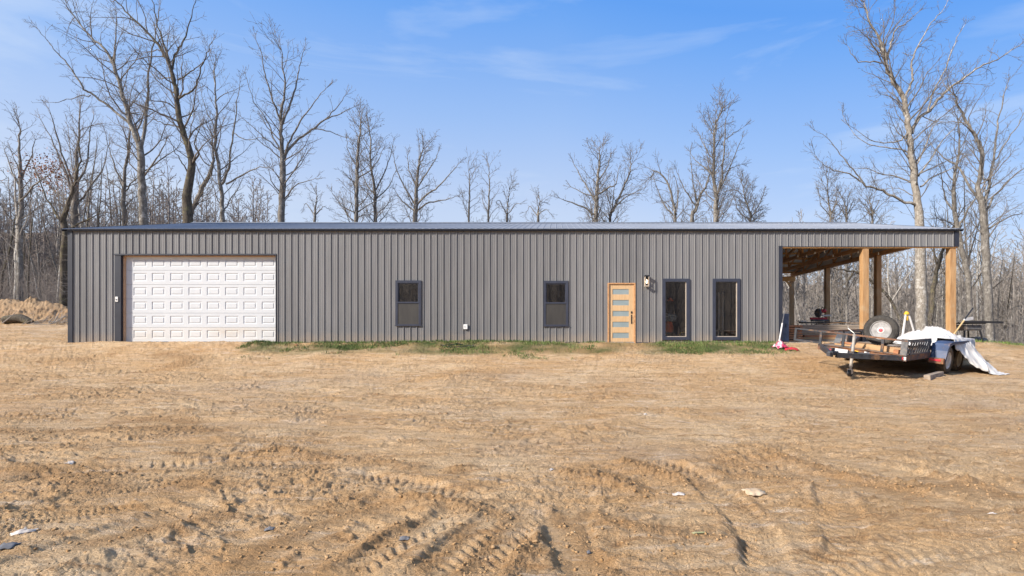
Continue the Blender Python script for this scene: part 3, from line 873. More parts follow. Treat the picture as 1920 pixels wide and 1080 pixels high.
# porch: posts, headers, trusses, purlins
PX1 = BX1-0.16; PX0 = bx(1624.5)
posts = [(PX0, FY+0.13), (PX1, FY+0.13), (PX1, FY+4.15), (PX1, FY+8.2), (PX1, FY+DEP-0.12), (PX0, FY+DEP-0.12)]
for i, (x, y) in enumerate(posts):
    s = 0.105
    zt = 3.6 if 1 < i < 4 else 3.59
    MB().box(x-s, x+s, y-s, y+s, -0.6, zt).build("post", M['wood'], bld, bevel=0.008)
MB().box(XW+0.04, BX1-0.02, FY+0.006, FY+0.024-0.002, HDR-0.05, HDR+0.3).build("header_beam", M['woodx'], bld)
MB().box(XW+0.04, BX1-0.02, FY+DEP-0.30, FY+DEP-0.23, 3.32, 3.59).build("header_beam", M['woodx'], bld)
MB().bar((PX1-0.1, FY+DEP-0.26, 3.05), (PX1-0.42, FY+DEP-0.26, 3.36), 0.06, 0.1).build("knee_brace", M['woodx'], bld)
def truss(X):
    mb = MB()
    zb0, zb1 = 3.60, 3.76
    mb.box(X-0.04, X+0.04, FY+0.03, FY+DEP-0.02, zb0, zb1)
    sl_ = (RZ-EZ)/(DEP/2)
    for sgn in (1, -1):
        ye = YM - sgn*(DEP/2-0.03)
        mb.bar((X, ye, EZ-0.13-0.07), (X, YM, RZ-0.13-0.07), 0.07, 0.13)
        for k, (fa, fb) in enumerate(((0.25, 0.25), (0.5, 0.5), (0.25, 0.5), (0.5, 0.8), (0.75, 0.75), (0.75, 1.0))):
            ya = YM - sgn*(DEP/2)*(1-fa); yb = YM - sgn*(DEP/2)*(1-fb)
            mb.bar((X+0.001*k, ya, zb1-0.03), (X+0.001*k, yb, RZ-0.26 - sl_*abs(yb-YM)), 0.038, 0.085, up=(0,1,0.3))
    mb.bar((X, YM, zb1-0.02), (X, YM, RZ-0.24), 0.04, 0.09, up=(0,1,0))
    return mb
for X in (XW+0.12, PX0-0.02, PX0+1.5, PX1):
    truss(X).build("truss", M['woodd'], bld)
npur = 9
for sgn in (1, -1):
    for k in range(npur):
        f = (k+0.15)/npur
        y = YM - sgn*(DEP/2)*(1-f); z = EZ + (RZ-EZ)*f - 0.075
        MB().box(XW+0.05, BX1-0.01, y-0.02, y+0.02, z-0.055, z+0.05).build("purlin", M['woodx'], bld)

# ------------------------------------------------------------------ bare trees
class Wood:
    """collects tapering branches as polylines"""
    def __init__(s, seed):
        s.r = np.random.RandomState(seed); s.items = []     # (points, radii, sides)
    def put(s, P, Rr, k): s.items.append((np.asarray(P, float), np.asarray(Rr, float), k))
    def grow(s, p, d, L, r, lvl, maxl, dens, up=0.25, wig=0.16, rmin=0.006, droop=0.0):
        rs = s.r
        n = 3 if lvl >= maxl else max(4, min(9, int(L/0.45)+2))
        pts = [p]; dd = d / (np.linalg.norm(d)+1e-9); st = L/(n-1)
        for i in range(n-1):
            dd = dd + rs.normal(0, wig, 3)*(1 if lvl else 0.7) + np.array((0, 0, (up-droop*i/n)*0.22))
            dd /= np.linalg.norm(dd)+1e-9
            pts.append(pts[-1] + dd*st)
        P = np.array(pts); Rr = r*(1-0.80*np.linspace(0, 1, n)); Rr = np.maximum(Rr, rmin*0.8)
        s.put(P, Rr, 5 if r > 0.03 else (4 if r > 0.014 else 3))
        if lvl < maxl: s.spawn(P, Rr, L, lvl+1, maxl, dens, up, wig, rmin, droop)
    def spawn(s, P, Rr, L, lvl, maxl, dens, up=0.25, wig=0.16, rmin=0.006, droop=0.0, t0=0.22, lf=0.5, ang=0.75, tip=True):
        rs = s.r
        seg = np.linalg.norm(np.diff(P, axis=0), axis=1); cum = np.concatenate([[0], np.cumsum(seg)]); tot = cum[-1]
        cnt = max(2, int(round(dens*tot*(1.0 if lvl < 2 else 1.25)*(1.0+0.35*lvl))))
        ts = np.clip(t0 + (1-t0)*(np.arange(cnt)+rs.rand(cnt)*0.9)/cnt, 0, 0.985)
        az = rs.rand()*6.28
        for t in ts:
            q = t*tot; i = min(int(np.searchsorted(cum, q)-1), len(seg)-1); i = max(i, 0)
            f = (q-cum[i])/(seg[i]+1e-9)
            p = P[i]*(1-f)+P[i+1]*f; r = Rr[i]*(1-f)+Rr[i+1]*f
            tg = (P[i+1]-P[i])/(seg[i]+1e-9)
            az += 2.4 + rs.normal(0, 0.5)
            ref = np.array((0,0,1.0)) if abs(tg[2]) < 0.85 else np.array((1.0,0,0))
            a = np.cross(tg, ref); a /= np.linalg.norm(a)+1e-9; b_ = np.cross(a, tg)
            th = ang*(0.75+0.5*rs.rand())
            d = tg*math.cos(th) + (a*math.cos(az)+b_*math.sin(az))*math.sin(th)
            l2 = L*lf*(0.55+0.6*rs.rand())*(1-0.52*t)
            r2 = min(r*(0.38+0.25*rs.rand()), 0.013*l2+0.003)
            if l2 < 0.12: continue
            s.grow(p, d, l2, max(r2, rmin), lvl, maxl, dens, up, wig, rmin, droop)
    def mesh(s, name, items=None):
        items = s.items if items is None else items
        grp = {}
        for P, Rr, k in items: grp.setdefault((len(P), k), []).append((P, Rr))
        Vs = []; Fs = []; off = 0
        for (n, k), L in grp.items():
            P = np.array([a for a, _ in L]); Rr = np.array([b_ for _, b_ in L]); m = len(L)
            T = np.gradient(P, axis=1); T /= np.linalg.norm(T, axis=2, keepdims=True)+1e-9
            mt = T.mean(1)
            ref = np.where(np.abs(mt[:, 2:3]) > 0.75, np.array([[1.0, 0.1, 0]]), np.array([[0.1, 0, 1.0]]))[:, None, :]
            A = np.cross(T, ref); A /= np.linalg.norm(A, axis=2, keepdims=True)+1e-9
            B = np.cross(A, T)
            an = np.arange(k)*2*PI/k
            V = P[:, :, None, :] + Rr[:, :, None, None]*(A[:, :, None, :]*np.cos(an)[None, None, :, None] + B[:, :, None, :]*np.sin(an)[None, None, :, None])
            Vs.append(V.reshape(-1, 3))
            base = off + (np.arange(m)*n*k)[:, None, None] + (np.arange(n-1)*k)[None, :, None]
            j = np.arange(k)[None, None, :]; j2 = (np.arange(k)+1) % k; j2 = j2[None, None, :]
            q = np.stack([base+j, base+j2, base+k+j2, base+k+j], -1).reshape(-1, 4)
            Fs.append(q); off += m*n*k
        return npmesh(name, np.concatenate(Vs), Fs, smooth=True)

def barkmat(name, c1, c2, patch, sc=5):
    return pm(name, c1, c2, sc, rough=0.95, bump=0.8, bscale=30, bdist=0.03, stretch=(2.5,2.5,0.7), lo=0.35, hi=0.62, spec=0.15, dirt=patch, dscale=3.5, dlo=0.52, dhi=0.62)
M['bark'] = barkmat("grey_brown_bark", (0.225, 0.205, 0.18), (0.105, 0.095, 0.082), (0.31, 0.29, 0.26))
M['barkp'] = barkmat("pale_grey_bark", (0.50, 0.475, 0.43), (0.27, 0.245, 0.215), (0.60, 0.58, 0.53), 9)
M['barko'] = barkmat("white_oak_bark", (0.36, 0.325, 0.275), (0.17, 0.145, 0.12), (0.50, 0.475, 0.43), 7)
M['barkd'] = barkmat("dark_mossy_bark", (0.13, 0.11, 0.085), (0.055, 0.047, 0.038), (0.15, 0.135, 0.08))
M['barkm'] = barkmat("mottled_lichen_bark", (0.27, 0.25, 0.22), (0.105, 0.095, 0.08), (0.40, 0.385, 0.35), 7)
M['twig'] = pm("twig_bark", (0.215, 0.19, 0.165), (0.13, 0.115, 0.10), 2, rough=0.95, spec=0.1)
M['twigp'] = pm("pale_twig_bark", (0.36, 0.325, 0.29), (0.22, 0.195, 0.17), 2, rough=0.95, spec=0.1)
M['twigr'] = pm("reddish_twig_bark", (0.28, 0.245, 0.22), (0.18, 0.155, 0.14), 2, rough=0.95, spec=0.1)
M['leafb'] = pm("dry_oak_leaf", (0.33, 0.13, 0.045), (0.2, 0.08, 0.03), 8, rough=0.8)

def smooth_path(P, Rr, per=4):
    P = np.array(P, float); Rr = np.array(Rr, float)
    n = len(P)
    if n < 3:
        t = np.linspace(0, 1, per+1)[:, None]
        return P[0]*(1-t)+P[-1]*t, (Rr[0]*(1-t)+Rr[-1]*t)[:, 0]
    out_p = []; out_r = []
    for i in range(n-1):
        p0 = P[max(i-1, 0)]; p1 = P[i]; p2 = P[i+1]; p3 = P[min(i+2, n-1)]
        for j in range(per):
            t = j/per
            out_p.append(0.5*((2*p1)+(-p0+p2)*t+(2*p0-5*p1+4*p2-p3)*t*t+(-p0+3*p1-3*p2+p3)*t**3))
            out_r.append(Rr[i]*(1-t)+Rr[i+1]*t)
    out_p.append(P[-1]); out_r.append(Rr[-1])
    return np.array(out_p), np.array(out_r)

def hero(label, Y, limbs, seed, bark, twig, dens=1.1, maxl=3, group=None, up=0.3, dy=0.25, lf=0.42, rmin=0.009, name="bare_tree", ang=0.75, wig=0.16):
    """a tree whose trunk and limbs follow the photo's; limbs = [ [(px,py,width_px,(dY))...], ...]; the first is the trunk"""
    wd = Wood(seed); rs = wd.r
    trunk_items = []
    p0 = limbs[0][0]
    gx = (p0[0]-VX)/F*Y
    gz = Hs(gx, Y)
    for li, L in enumerate(limbs):
        P = []; Rr = []
        off = 0.0
        side = rs.choice([-1, 1])
        for i, q in enumerate(L):
            if len(q) > 3: off = q[3]
            elif li > 0: off = side*dy*i*0.9 + (limb_off.get((L[0][0], L[0][1]), 0.0) if i == 0 else 0)*0
            YY = Y + off
            P.append(W(q[0], q[1], YY)); Rr.append(q[2]/F*YY/2*(0.82 if li == 0 else 0.68))
        if li == 0:
            # down to the ground, flaring
            b = P[0]
            if b[2] > gz:
                P = [np.array((b[0]-0.1, Y, gz-0.3)), np.array((b[0]-0.05, Y, gz+0.5))] + P
                Rr = [Rr[0]*1.7, Rr[0]*1.2] + Rr
        P, Rr = smooth_path(P, Rr)
        if li > 0: Rr = Rr*(1-0.35*np.linspace(0, 1, len(Rr))**2)
        P[1:-1] += rs.normal(0, 0.03, P[1:-1].shape)*min(1, Y/30)
        wd_it = (P, Rr, 10 if li == 0 else 7)
        trunk_items.append(wd_it)
        tot = np.linalg.norm(np.diff(P, axis=0), axis=1).sum()
        n0 = len(wd.items)
        vis0 = 0.45 if li == 0 else 0.12
        # a few bigger side limbs, then finer stuff
        wd.spawn(P, Rr, max(tot*0.55, 2.0), 1, maxl, dens*1.12, up, wig, rmin, 0.0, t0=vis0, lf=lf, ang=ang)
        # the leader's own tip fans out
        for _ in range(5):
            d = P[-1]-P[-2]; d /= np.linalg.norm(d)+1e-9
            wd.grow(P[-1], d+rs.normal(0, 0.33, 3), max(tot*0.11, 0.8)*(0.6+0.6*rs.rand()), max(Rr[-1]*0.7, rmin), 1, maxl, dens, up, wig, rmin)
    base = (gx, Y, gz)
    t = thing(name, label, "tree", base, group)
    def shift(items): return [(P-np.array(base), Rr, k) for P, Rr, k in items]
    link("trunk", wd.mesh("trunk", shift(trunk_items)), t, bark)
    link("crown", wd.mesh("crown", shift(wd.items)), t, twig)
    return t, wd
limb_off = {}

heroes = []
# left group
heroes.append(hero("tall grey forked tree with its left limb reaching far left above the roof", 33, [
    [(269,420,17),(266,350,15),(265,285,14),(255,255,11),(244,228,10),(230,180,8),(214,122,6.5),(195,90,5),(170,70,4),(135,25,2.2)],
    [(265,285,9),(273,228,7.5),(278,170,6),(281,122,5),(292,60,3.5),(300,10,2)],
    [(246,235,7),(205,200,6.2),(170,175,5.5),(155,163,5),(128,120,4),(106,98,3),(88,75,2.2),(70,53,1.6)],
    [(214,122,5),(216,75,3.5),(218,30,2.5)],
    [(170,178,3),(140,182,2.2),(110,192,1.6),(90,192,1.2)],
    [(270,330,5),(292,300,4),(312,262,3)],
    ], 11, M['barkm'], M['twig'], 1.15))
heroes.append(hero("tall dark-trunked tree whose wide crown runs out of the top of the picture", 31, [
    [(351,420,21),(352,360,18),(359,310,15),(345,255,12),(334,204,11),(331,180,9.5),(326,150,8),(318,120,7),(305,100,6),(285,70,5),(262,45,4),(235,20,3),(212,-8,2)],
    [(331,180,7),(322,135,6),(332,95,5.2),(340,85,5),(350,60,4),(362,20,2.6),(368,-10,2)],
    [(334,185,5.5),(352,175,4.5),(368,160,4),(378,125,3.6),(388,100,3),(400,75,2)],
    [(334,150,4),(352,138,3.4),(372,125,2.8),(392,105,2)],
    [(359,310,6),(372,290,4.5),(366,268,3.5),(376,235,2.5)],
    [(318,120,5),(300,60,4),(290,20,3),(280,-20,2)],
    [(336,210,4),(310,192,3.2),(282,188,2.4),(255,170,1.6)],
    [(350,240,3.5),(322,236,2.8),(296,228,2.2),(272,212,1.6)],
    [(356,330,4),(342,305,3.2),(330,288,2.5),(318,262,1.8)],
    ], 12, M['barkd'], M['twig'], 1.2))
heroes.append(hero("slim pale tree with several upright stems right of the dark trunk", 36, [
    [(416,420,10),(416,380,8.5),(410,320,7),(404,262,6),(406,215,4.5),(403,170,3),(403,125,1.8)],
    [(416,345,7),(428,318,6),(432,290,5),(440,240,4),(446,190,2.6),(450,155,1.6)],
    [(424,345,5),(450,330,4.2),(478,316,3.4),(512,312,2.2)],
    [(404,240,3.5),(390,215,2.6),(378,175,1.6)],
    [(440,250,3),(462,262,2.4),(490,258,1.7)],
    ], 13, M['barkm'], M['twig'], 1.1))
heroes.append(hero("leaning bare trunk between the dark tree and the slim pale tree", 38, [
    [(356,420,11),(362,392,10),(380,352,9),(398,313,7),(400,290,4),(396,250,2)],
    [(398,313,4),(380,300,3),(368,270,2)],
    ], 14, M['bark'], M['twig'], 1.1))
heroes.append(hero("straight tree with a broad open vase crown, alone above the roof right of the garage", 33, [
    [(527,422,14),(529,360,13),(530,310,12),(528,270,8),(527,235,7),(527,205,6),(535,170,4),(530,130,2.5),(528,95,1.5)],
    [(530,302,8),(545,275,7),(566,256,6.2),(590,240,5.5),(612,222,4.2),(632,200,3),(648,178,2)],
    [(532,292,6),(545,262,5),(562,228,4.2),(590,192,3),(612,165,2)],
    [(527,235,6),(545,195,5),(556,155,4),(562,125,3),(570,95,2)],
    [(526,230,5.5),(512,190,4.6),(500,150,3.6),(492,110,2.8),(480,75,1.8)],
    [(527,285,5),(512,258,4),(500,225,3.2),(476,190,2.4),(460,140,1.6)],
    [(526,282,4),(500,262,3),(476,240,2.2),(440,210,1.5)],
    [(528,365,4),(512,345,3),(505,322,2)],
    [(534,372,4),(560,345,3),(590,335,1.8)],
    [(610,224,3.5),(640,212,2.6),(664,200,1.4)],
    [(590,242,3.5),(620,248,2.6),(660,262,1.6)],
    ], 15, M['bark'], M['twig'], 1.15))
heroes.append(hero("bushy many-limbed tree at the building's left corner", 38, [
    [(140,420,13),(140,380,12),(143,340,9),(143,300,6),(148,255,4),(150,205,2)],
    [(140,375,7),(122,320,5),(100,270,3.6),(75,222,2)],
    [(141,360,6),(120,300,4.5),(104,245,3.4),(92,205,2)],
    [(143,350,6),(162,310,4.6),(168,260,3.2),(176,215,2)],
    [(143,385,6),(170,350,4.6),(195,310,3.2),(205,270,2)],
    [(138,385,5),(105,360,3.6),(72,330,2)],
    ], 16, M['bark'], M['twigr'], 1.3))
heroes.append(hero("crooked dark tree just left of the building's corner", 31.5, [
    [(118,640,15),(120,540,14),(122,450,13),(120,410,11),(128,380,8),(140,340,5),(150,300,3),(148,262,1.8)],
    [(121,420,7),(98,392,5),(78,350,3.5),(60,300,2)],
    [(122,440,6),(150,418,4.5),(190,400,3)],
    ], 17, M['barkd'], M['twig'], 1.2))
heroes.append(hero("thin upright tree with brown leaves still on, left edge woods", 34, [
    [(38,640,13),(38,520,11.5),(38,420,10),(39,360,8),(38,310,6),(36,270,4),(37,240,2)],
    [(38,380,5),(62,350,4),(88,330,3),(104,318,2)],
    [(39,340,4.5),(56,300,3.4),(66,262,2)],
    [(38,350,4.5),(20,315,3.4),(8,280,2)],
    ], 18, M['barkm'], M['twig'], 1.2))
heroes.append(hero("slender twin-stemmed tree behind the tall forked tree", 37, [
    [(232,420,10),(232,375,9),(233,340,7),(240,290,5),(244,240,3),(240,205,1.8)],
    [(232,350,5),(216,315,3.6),(205,280,2.6),(196,245,1.6)],
    [(234,360,4),(262,330,3),(290,318,2)],
    ], 19, M['bark'], M['twig'], 1.2))
heroes.append(hero("pale straight sapling at the far left behind the dirt bank", 34, [
    [(26,640,8),(30,520,7.5),(33,440,6.5),(30,380,4),(28,330,2)],
    [(33,450,3),(48,420,2.2),(58,390,1.4)],
    ], 20, M['barkp'], M['twigp'], 1.1, maxl=2))
# behind the middle
heroes.append(hero("upright tree standing behind the roof between garage tree and middle oak", 45, [
    [(668,422,9),(668,370,8),(670,320,7),(671,280,5.5),(675,250,4),(676,232,2)],
    [(669,335,4),(690,322,3.4),(706,305,2.6),(718,280,1.8)],
    [(669,310,3.6),(656,290,2.8),(650,262,1.6)],
    [(668,400,4),(690,385,3),(716,372,2)],
    [(668,400,3.6),(640,385,2.6),(622,360,1.5)],
    ], 21, M['bark'], M['twig'], 1.35, rmin=0.012))
heroes.append(hero("round-topped tree close to the right of the upright tree behind the roof", 46, [
    [(703,422,8),(703,380,7),(702,350,6),(694,300,4),(695,265,3),(692,240,1.8)],
    [(702,360,4),(722,320,3.2),(732,290,2.4),(738,262,1.5)],
    [(702,375,4),(725,355,3),(742,322,2)],
    [(702,365,4),(685,340,3),(676,310,2)],
    ], 22, M['bark'], M['twig'], 1.35, rmin=0.012))
heroes.append(hero("broad oak with a round crown behind the middle of the roof", 46, [
    [(778,424,11),(780,390,10),(780,365,8),(783,330,6),(787,300,4.5),(793,280,2)],
    [(780,385,6),(800,365,5),(822,350,4),(845,325,3),(862,305,1.8)],
    [(780,395,5),(806,380,4),(836,374,3),(858,368,1.6)],
    [(779,385,5),(758,350,4),(744,320,3),(738,290,1.8)],
    [(779,395,4.5),(755,378,3.4),(740,355,2)],
    [(781,355,4.5),(800,325,3.6),(815,300,2.6),(822,285,1.6)],
    [(781,350,4),(768,320,3),(764,292,1.8)],
    ], 23, M['bark'], M['twig'], 1.55, rmin=0.012))
for (nm, px, top, Y, seed, lb) in (("a", 590, 365, 55, 31, "small bushy tree top left of the upright tree behind the roof"), ("c", 879, 318, 50, 33, "very thin pole-like tree alone behind the middle of the roof"),
        ("d", 916, 315, 52, 34, "thin spire-like tree second from the pole-like one"), ("e", 951, 356, 52, 35, "short forked tree right of the thin spire-like tree"),
        ("g", 1008, 374, 50, 37, "smallest knobbly tree top just left of the roof's centre gap")):
    dx = 3
    heroes.append(hero(lb, Y, [
        [(px,422,6),(px+1,(422+top)/2,4.2),(px+dx,top+14,2.4),(px+dx+1,top,1.5)],
        [(px,405,3),(px-14,(400+top)/2,2.2),(px-20,top+22,1.5)],
        [(px,405,3),(px+15,(400+top)/2+6,2.2),(px+24,top+26,1.5)],
        ] if nm not in "cd" else [[(px,422,5),(px+1,(422+top)/2,3.4),(px+1,top+14,2.0),(px+1,top,1.2)],[(px,400,2.5),(px-9,385,1.8),(px-12,365,1.3)]], seed, M['bark'], M['twig'], 1.5 if nm not in "cd" else 1.0, rmin=0.012, lf=0.36))
heroes.append(hero("wide round-crowned oak behind the roof right of centre", 46, [
    [(1117,424,11),(1118,390,9),(1120,350,7),(1123,320,5),(1124,290,3),(1124,278,1.6)],
    [(1117,405,6),(1098,390,5),(1072,380,4),(1050,372,2)],
    [(1118,380,5),(1100,350,4),(1085,325,3),(1075,305,1.8)],
    [(1119,365,5),(1140,352,4.4),(1155,345,3.4),(1160,318,2)],
    [(1120,340,4),(1138,315,3),(1145,290,1.8)],
    [(1118,370,4),(1095,362,3.2),(1070,350,2)],
    ], 41, M['bark'], M['twig'], 1.5, rmin=0.012))
heroes.append(hero("spreading tree overlapping the right side of the round-crowned oak", 47, [
    [(1144,424,7),(1150,395,6),(1160,370,5),(1172,345,4),(1182,320,3),(1182,300,1.6)],
    [(1152,390,4),(1170,372,3.4),(1192,360,2)],
    [(1146,405,4),(1150,370,3),(1152,340,1.8)],
    ], 42, M['bark'], M['twig'], 1.5, rmin=0.012))
heroes.append(hero("thin curving tree rising left of the tall double-stemmed tree", 46, [
    [(1266,424,7),(1266,400,6),(1260,370,5),(1250,340,4),(1230,320,2.4),(1222,330,1.4)],
    [(1266,408,4.6),(1250,390,3.8),(1236,365,3),(1226,335,1.8)],
    [(1266,395,3.6),(1272,360,2.8),(1262,325,1.6)],
    ], 43, M['bark'], M['twig'], 1.3, rmin=0.012))
heroes.append(hero("leaning open tree joined against the left of the tall double-stemmed tree", 45, [
    [(1296,424,8),(1304,395,7),(1312,370,6),(1325,345,4),(1332,325,2)],
    [(1306,388,4.4),(1290,365,3.6),(1276,340,2.8),(1268,318,1.6)],
    [(1308,380,4),(1300,345,3.2),(1296,310,2.2),(1294,285,1.5)],
    ], 44, M['bark'], M['twig'], 1.3, rmin=0.012))
heroes.append(hero("tall double-stemmed tree behind the roof left of the porch", 43, [
    [(1342,424,12),(1343,395,11),(1343,368,9.5),(1338,330,6.4),(1338,280,5.4),(1340,240,4.4),(1345,225,3.4),(1354,205,2)],
    [(1343,368,7),(1351,345,5.6),(1356,300,4.8),(1359,262,4),(1360,230,2.8),(1366,205,1.6)],
    [(1344,365,5),(1362,330,4),(1378,290,3),(1392,258,1.8)],
    [(1338,330,4),(1322,315,3.2),(1305,300,2.4),(1294,285,1.5)],
    [(1338,300,3.6),(1322,275,2.8),(1310,250,1.7)],
    [(1359,262,3),(1376,250,2.4),(1394,238,1.5)],
    [(1354,325,3),(1372,315,2.4),(1390,308,1.5)],
    [(1340,245,2.6),(1332,228,2),(1328,212,1.4)],
    ], 45, M['bark'], M['twig'], 1.5, rmin=0.012))
heroes.append(hero("low dense shrubby tree top between the double-stemmed tree and the porch", 48, [
    [(1406,424,6),(1406,400,4.6),(1398,375,3),(1394,355,1.6)],
    [(1406,410,4),(1422,385,3),(1432,360,1.8)],
    [(1406,415,3.6),(1385,395,2.8),(1378,372,1.6)],
    ], 46, M['bark'], M['twig'], 2.4, rmin=0.012))
# right group
heroes.append(hero("great white-barked oak behind the porch with crooked limbs", 34, [
    [(1727,640,24),(1727,540,23),(1725,470,21),(1723,400,17),(1716,350,14),(1708,290,12.5),(1704,244,12),(1698,200,10.5),(1692,178,10),(1675,155,8.5),(1662,125,7.5),(1656,95,6.5),(1648,70,5),(1632,45,3.6),(1620,5,2.2)],
    [(1710,250,9),(1722,222,8.6),(1742,208,8),(1758,188,7.5),(1782,165,7),(1810,145,6),(1830,130,5),(1862,115,4),(1890,100,3),(1915,82,2)],
    [(1696,185,7),(1706,160,6),(1712,145,5.6),(1710,115,5),(1722,85,4),(1745,45,3),(1770,15,2),(1785,-10,1.5)],
    [(1660,118,6),(1672,80,5),(1680,55,4),(1700,42,3),(1725,20,2)],
    [(1720,385,8),(1690,375,7),(1662,360,6.4),(1640,352,5.8),(1622,346,5),(1600,330,4.4),(1570,320,3.6),(1545,310,2.6),(1528,290,1.5)],
    [(1622,346,4),(1600,318,3.4),(1575,290,2.6),(1555,262,2),(1528,245,1.4)],
    [(1655,118,4),(1630,116,3.2),(1605,112,2.6),(1588,85,1.5)],
    [(1740,210,5),(1752,170,4),(1772,130,3.4),(1790,80,2.6),(1810,45,1.6)],
    [(1706,245,5),(1690,262,4),(1664,268,3.2),(1630,262,2.4),(1592,235,1.4)],
    [(1710,290,4.5),(1690,280,3.6),(1650,275,2.8),(1610,260,2),(1580,215,1.3)],
    [(1722,330,5),(1744,300,4),(1768,262,3.2),(1795,235,2.2),(1812,200,1.5)],
    [(1726,350,5),(1752,330,4),(1785,315,3),(1812,290,2)],
    [(1718,310,4),(1740,262,3.4),(1755,230,2.6),(1790,200,1.8)],
    [(1700,215,4.5),(1686,195,3.4),(1672,182,2.6),(1652,178,1.6)],
    ], 51, M['barko'], M['twig'], 1.25, lf=0.42))
heroes.append(hero("dark tree forking low at the right edge beyond the trailer", 30, [
    [(1856,662,17),(1852,560,16.5),(1848,490,16),(1846,440,15.5),(1842,387,13),(1834,350,9.5),(1842,290,8.5),(1832,262,7.5),(1818,235,6),(1800,205,4.4),(1790,178,3)],
    [(1844,390,8),(1855,345,7),(1864,290,6),(1870,240,4.6),(1880,190,3.4),(1892,150,2)],
    [(1846,400,6),(1870,360,5),(1895,335,4),(1925,310,2.6)],
    [(1840,380,7),(1815,345,6),(1795,312,5),(1768,295,3.8),(1742,262,2.2)],
    [(1850,430,5),(1880,412,4),(1915,400,3)],
    [(1866,300,4),(1890,262,3.2),(1915,225,2.2),(1930,180,1.5)],
    ], 52, M['bark'], M['twig'], 1.3, lf=0.42))
heroes.append(hero("curving dark trunk seen between porch corner and right edge tree", 35, [
    [(1815,650,12),(1818,560,11.5),(1812,510,12),(1802,465,11),(1796,430,10),(1791,400,9),(1788,350,7),(1795,300,5),(1800,260,3),(1796,225,1.8)],
    [(1796,430,6),(1812,400,5),(1830,370,4),(1860,350,2.6)],
    [(1790,400,5),(1772,370,4),(1765,330,2.6),(1758,290,1.6)],
    ], 53, M['bark'], M['twig'], 1.15))
heroes.append(hero("leaning tree just right of the white-barked trunk seen under the porch roof", 36, [
    [(1742,640,11),(1745,590,10.5),(1750,540,10),(1758,500,8.5),(1770,465,6.5),(1785,430,4),(1800,400,2)],
    [(1758,500,5),(1752,470,4),(1755,430,2.4),(1752,390,1.6)],
    ], 54, M['barkd'], M['twig'], 1.1))
heroes.append(hero("fallen limb leaning diagonally in the woods behind the porch", 38, [
    [(1700,640,7),(1680,580,6.5),(1655,545,6),(1610,512,5),(1590,508,3.4),(1560,502,2)],
    [(1600,510,3.4),(1585,530,2.6),(1560,560,1.8)],
    ], 55, M['barkd'], M['twigp'], 0.9, maxl=2))
for (px, top, Y, seed, lb) in ((1557, 338, 44, 56, "thin wispy tree over the roof above the porch opening"), (1588, 372, 46, 57, "low wispy tree right of the thin wispy one over the porch roof"), (1636, 372, 45, 58, "spindly tree under the oak's low left limb")):
    heroes.append(hero(lb, Y, [
        [(px,424,5),(px-1,395,4),(px-4,(395+top)/2,2.8),(px-6,top,1.4)],
        [(px,405,3),(px+10,380,2.2),(px+12,(380+top)/2,1.4)],
        [(px,408,3),(px-16,385,2.2),(px-22,(385+top)/2,1.4)],
        ], seed, M['bark'], M['twig'], 1.5, rmin=0.012))

# brown leaves on the left-edge tree
def leafcloud(name, t, centre, rad, n, size, m, seed):
    rs = np.random.RandomState(seed)
    C = np.array(centre) + rs.normal(0, 1, (n, 3))*np.array(rad)
    A = rs.normal(0, 1, (n, 3)); A /= np.linalg.norm(A, axis=1, keepdims=True)
    B = np.cross(A, rs.normal(0, 1, (n, 3))); B /= np.linalg.norm(B, axis=1, keepdims=True)
    s_ = size*(0.5+rs.rand(n, 1))
    V = np.stack([C-A*s_, C+B*s_*0.6, C+A*s_, C-B*s_*0.6], 1).reshape(-1, 3)
    F_ = np.arange(4*n).reshape(-1, 4)
    return link(name, npmesh(name, V - np.array(t.location), [F_]), t, m)
leafcloud("leaves", heroes[7][0], W(84, 318, 34), (0.65, 0.6, 0.5), 700, 0.06, M['leafb'], 5)
leafcloud("leaves", heroes[5][0], W(110, 350, 38), (0.9, 0.6, 0.45), 260, 0.06, M['leafb'], 6)

# generic woodland trees: eight different ones, then copies
def proto(seed, Ht, kind):
    wd = Wood(seed); rs = wd.r
    r0 = Ht*0.0085*(0.8+0.5*rs.rand())
    n = 9
    pts = [np.array((0, 0, -0.4))]
    d = np.array((rs.normal(0, 0.04), rs.normal(0, 0.04), 1.0))
    for i in range(n-1):
        d = d + np.array((rs.normal(0, 0.06), rs.normal(0, 0.06), 0.25)); d /= np.linalg.norm(d)
        pts.append(pts[-1] + d*(Ht+0.4)*0.92/(n-1))
    P, Rr = smooth_path(pts, r0*(1-0.88*np.linspace(0, 1, n)**0.9), 2)
    tr = [(P, Rr, 7)]
    if kind == 1:    # forked
        j = 9; q = P[j]; dd = np.array((0.45, 0.1, 1.0)); Q = [q + dd/np.linalg.norm(dd)*Ht*0.1*k + np.array((0.02*k*k, 0, 0.0)) for k in range(6)]
        Q2, R2 = smooth_path(Q, Rr[j]*0.75*(1-0.85*np.linspace(0, 1, 6)), 2)
        tr.append((Q2, R2, 6)); wd.spawn(Q2, R2, Ht*0.28, 1, 3, 0.75, 0.3, 0.17, 0.011, 0, t0=0.2, lf=0.5)
    wd.spawn(P, Rr, Ht*0.52, 1, 3, 0.55 if kind != 2 else 0.8, 0.35, 0.17, 0.011, 0, t0=0.30 if kind != 2 else 0.12, lf=0.42, ang=0.8)
    return wd.mesh("trunk", tr), wd.mesh("crown")
PROT = [proto(100+i, h, k) for i, (h, k) in enumerate(((15, 0), (17, 1), (13, 0), (18, 0), (14, 1), (11, 2), (8, 2), (16, 0), (12, 1)))]
BARKS = [M['bark'], M['barkm'], M['barkp'], M['bark'], M['barkd']]
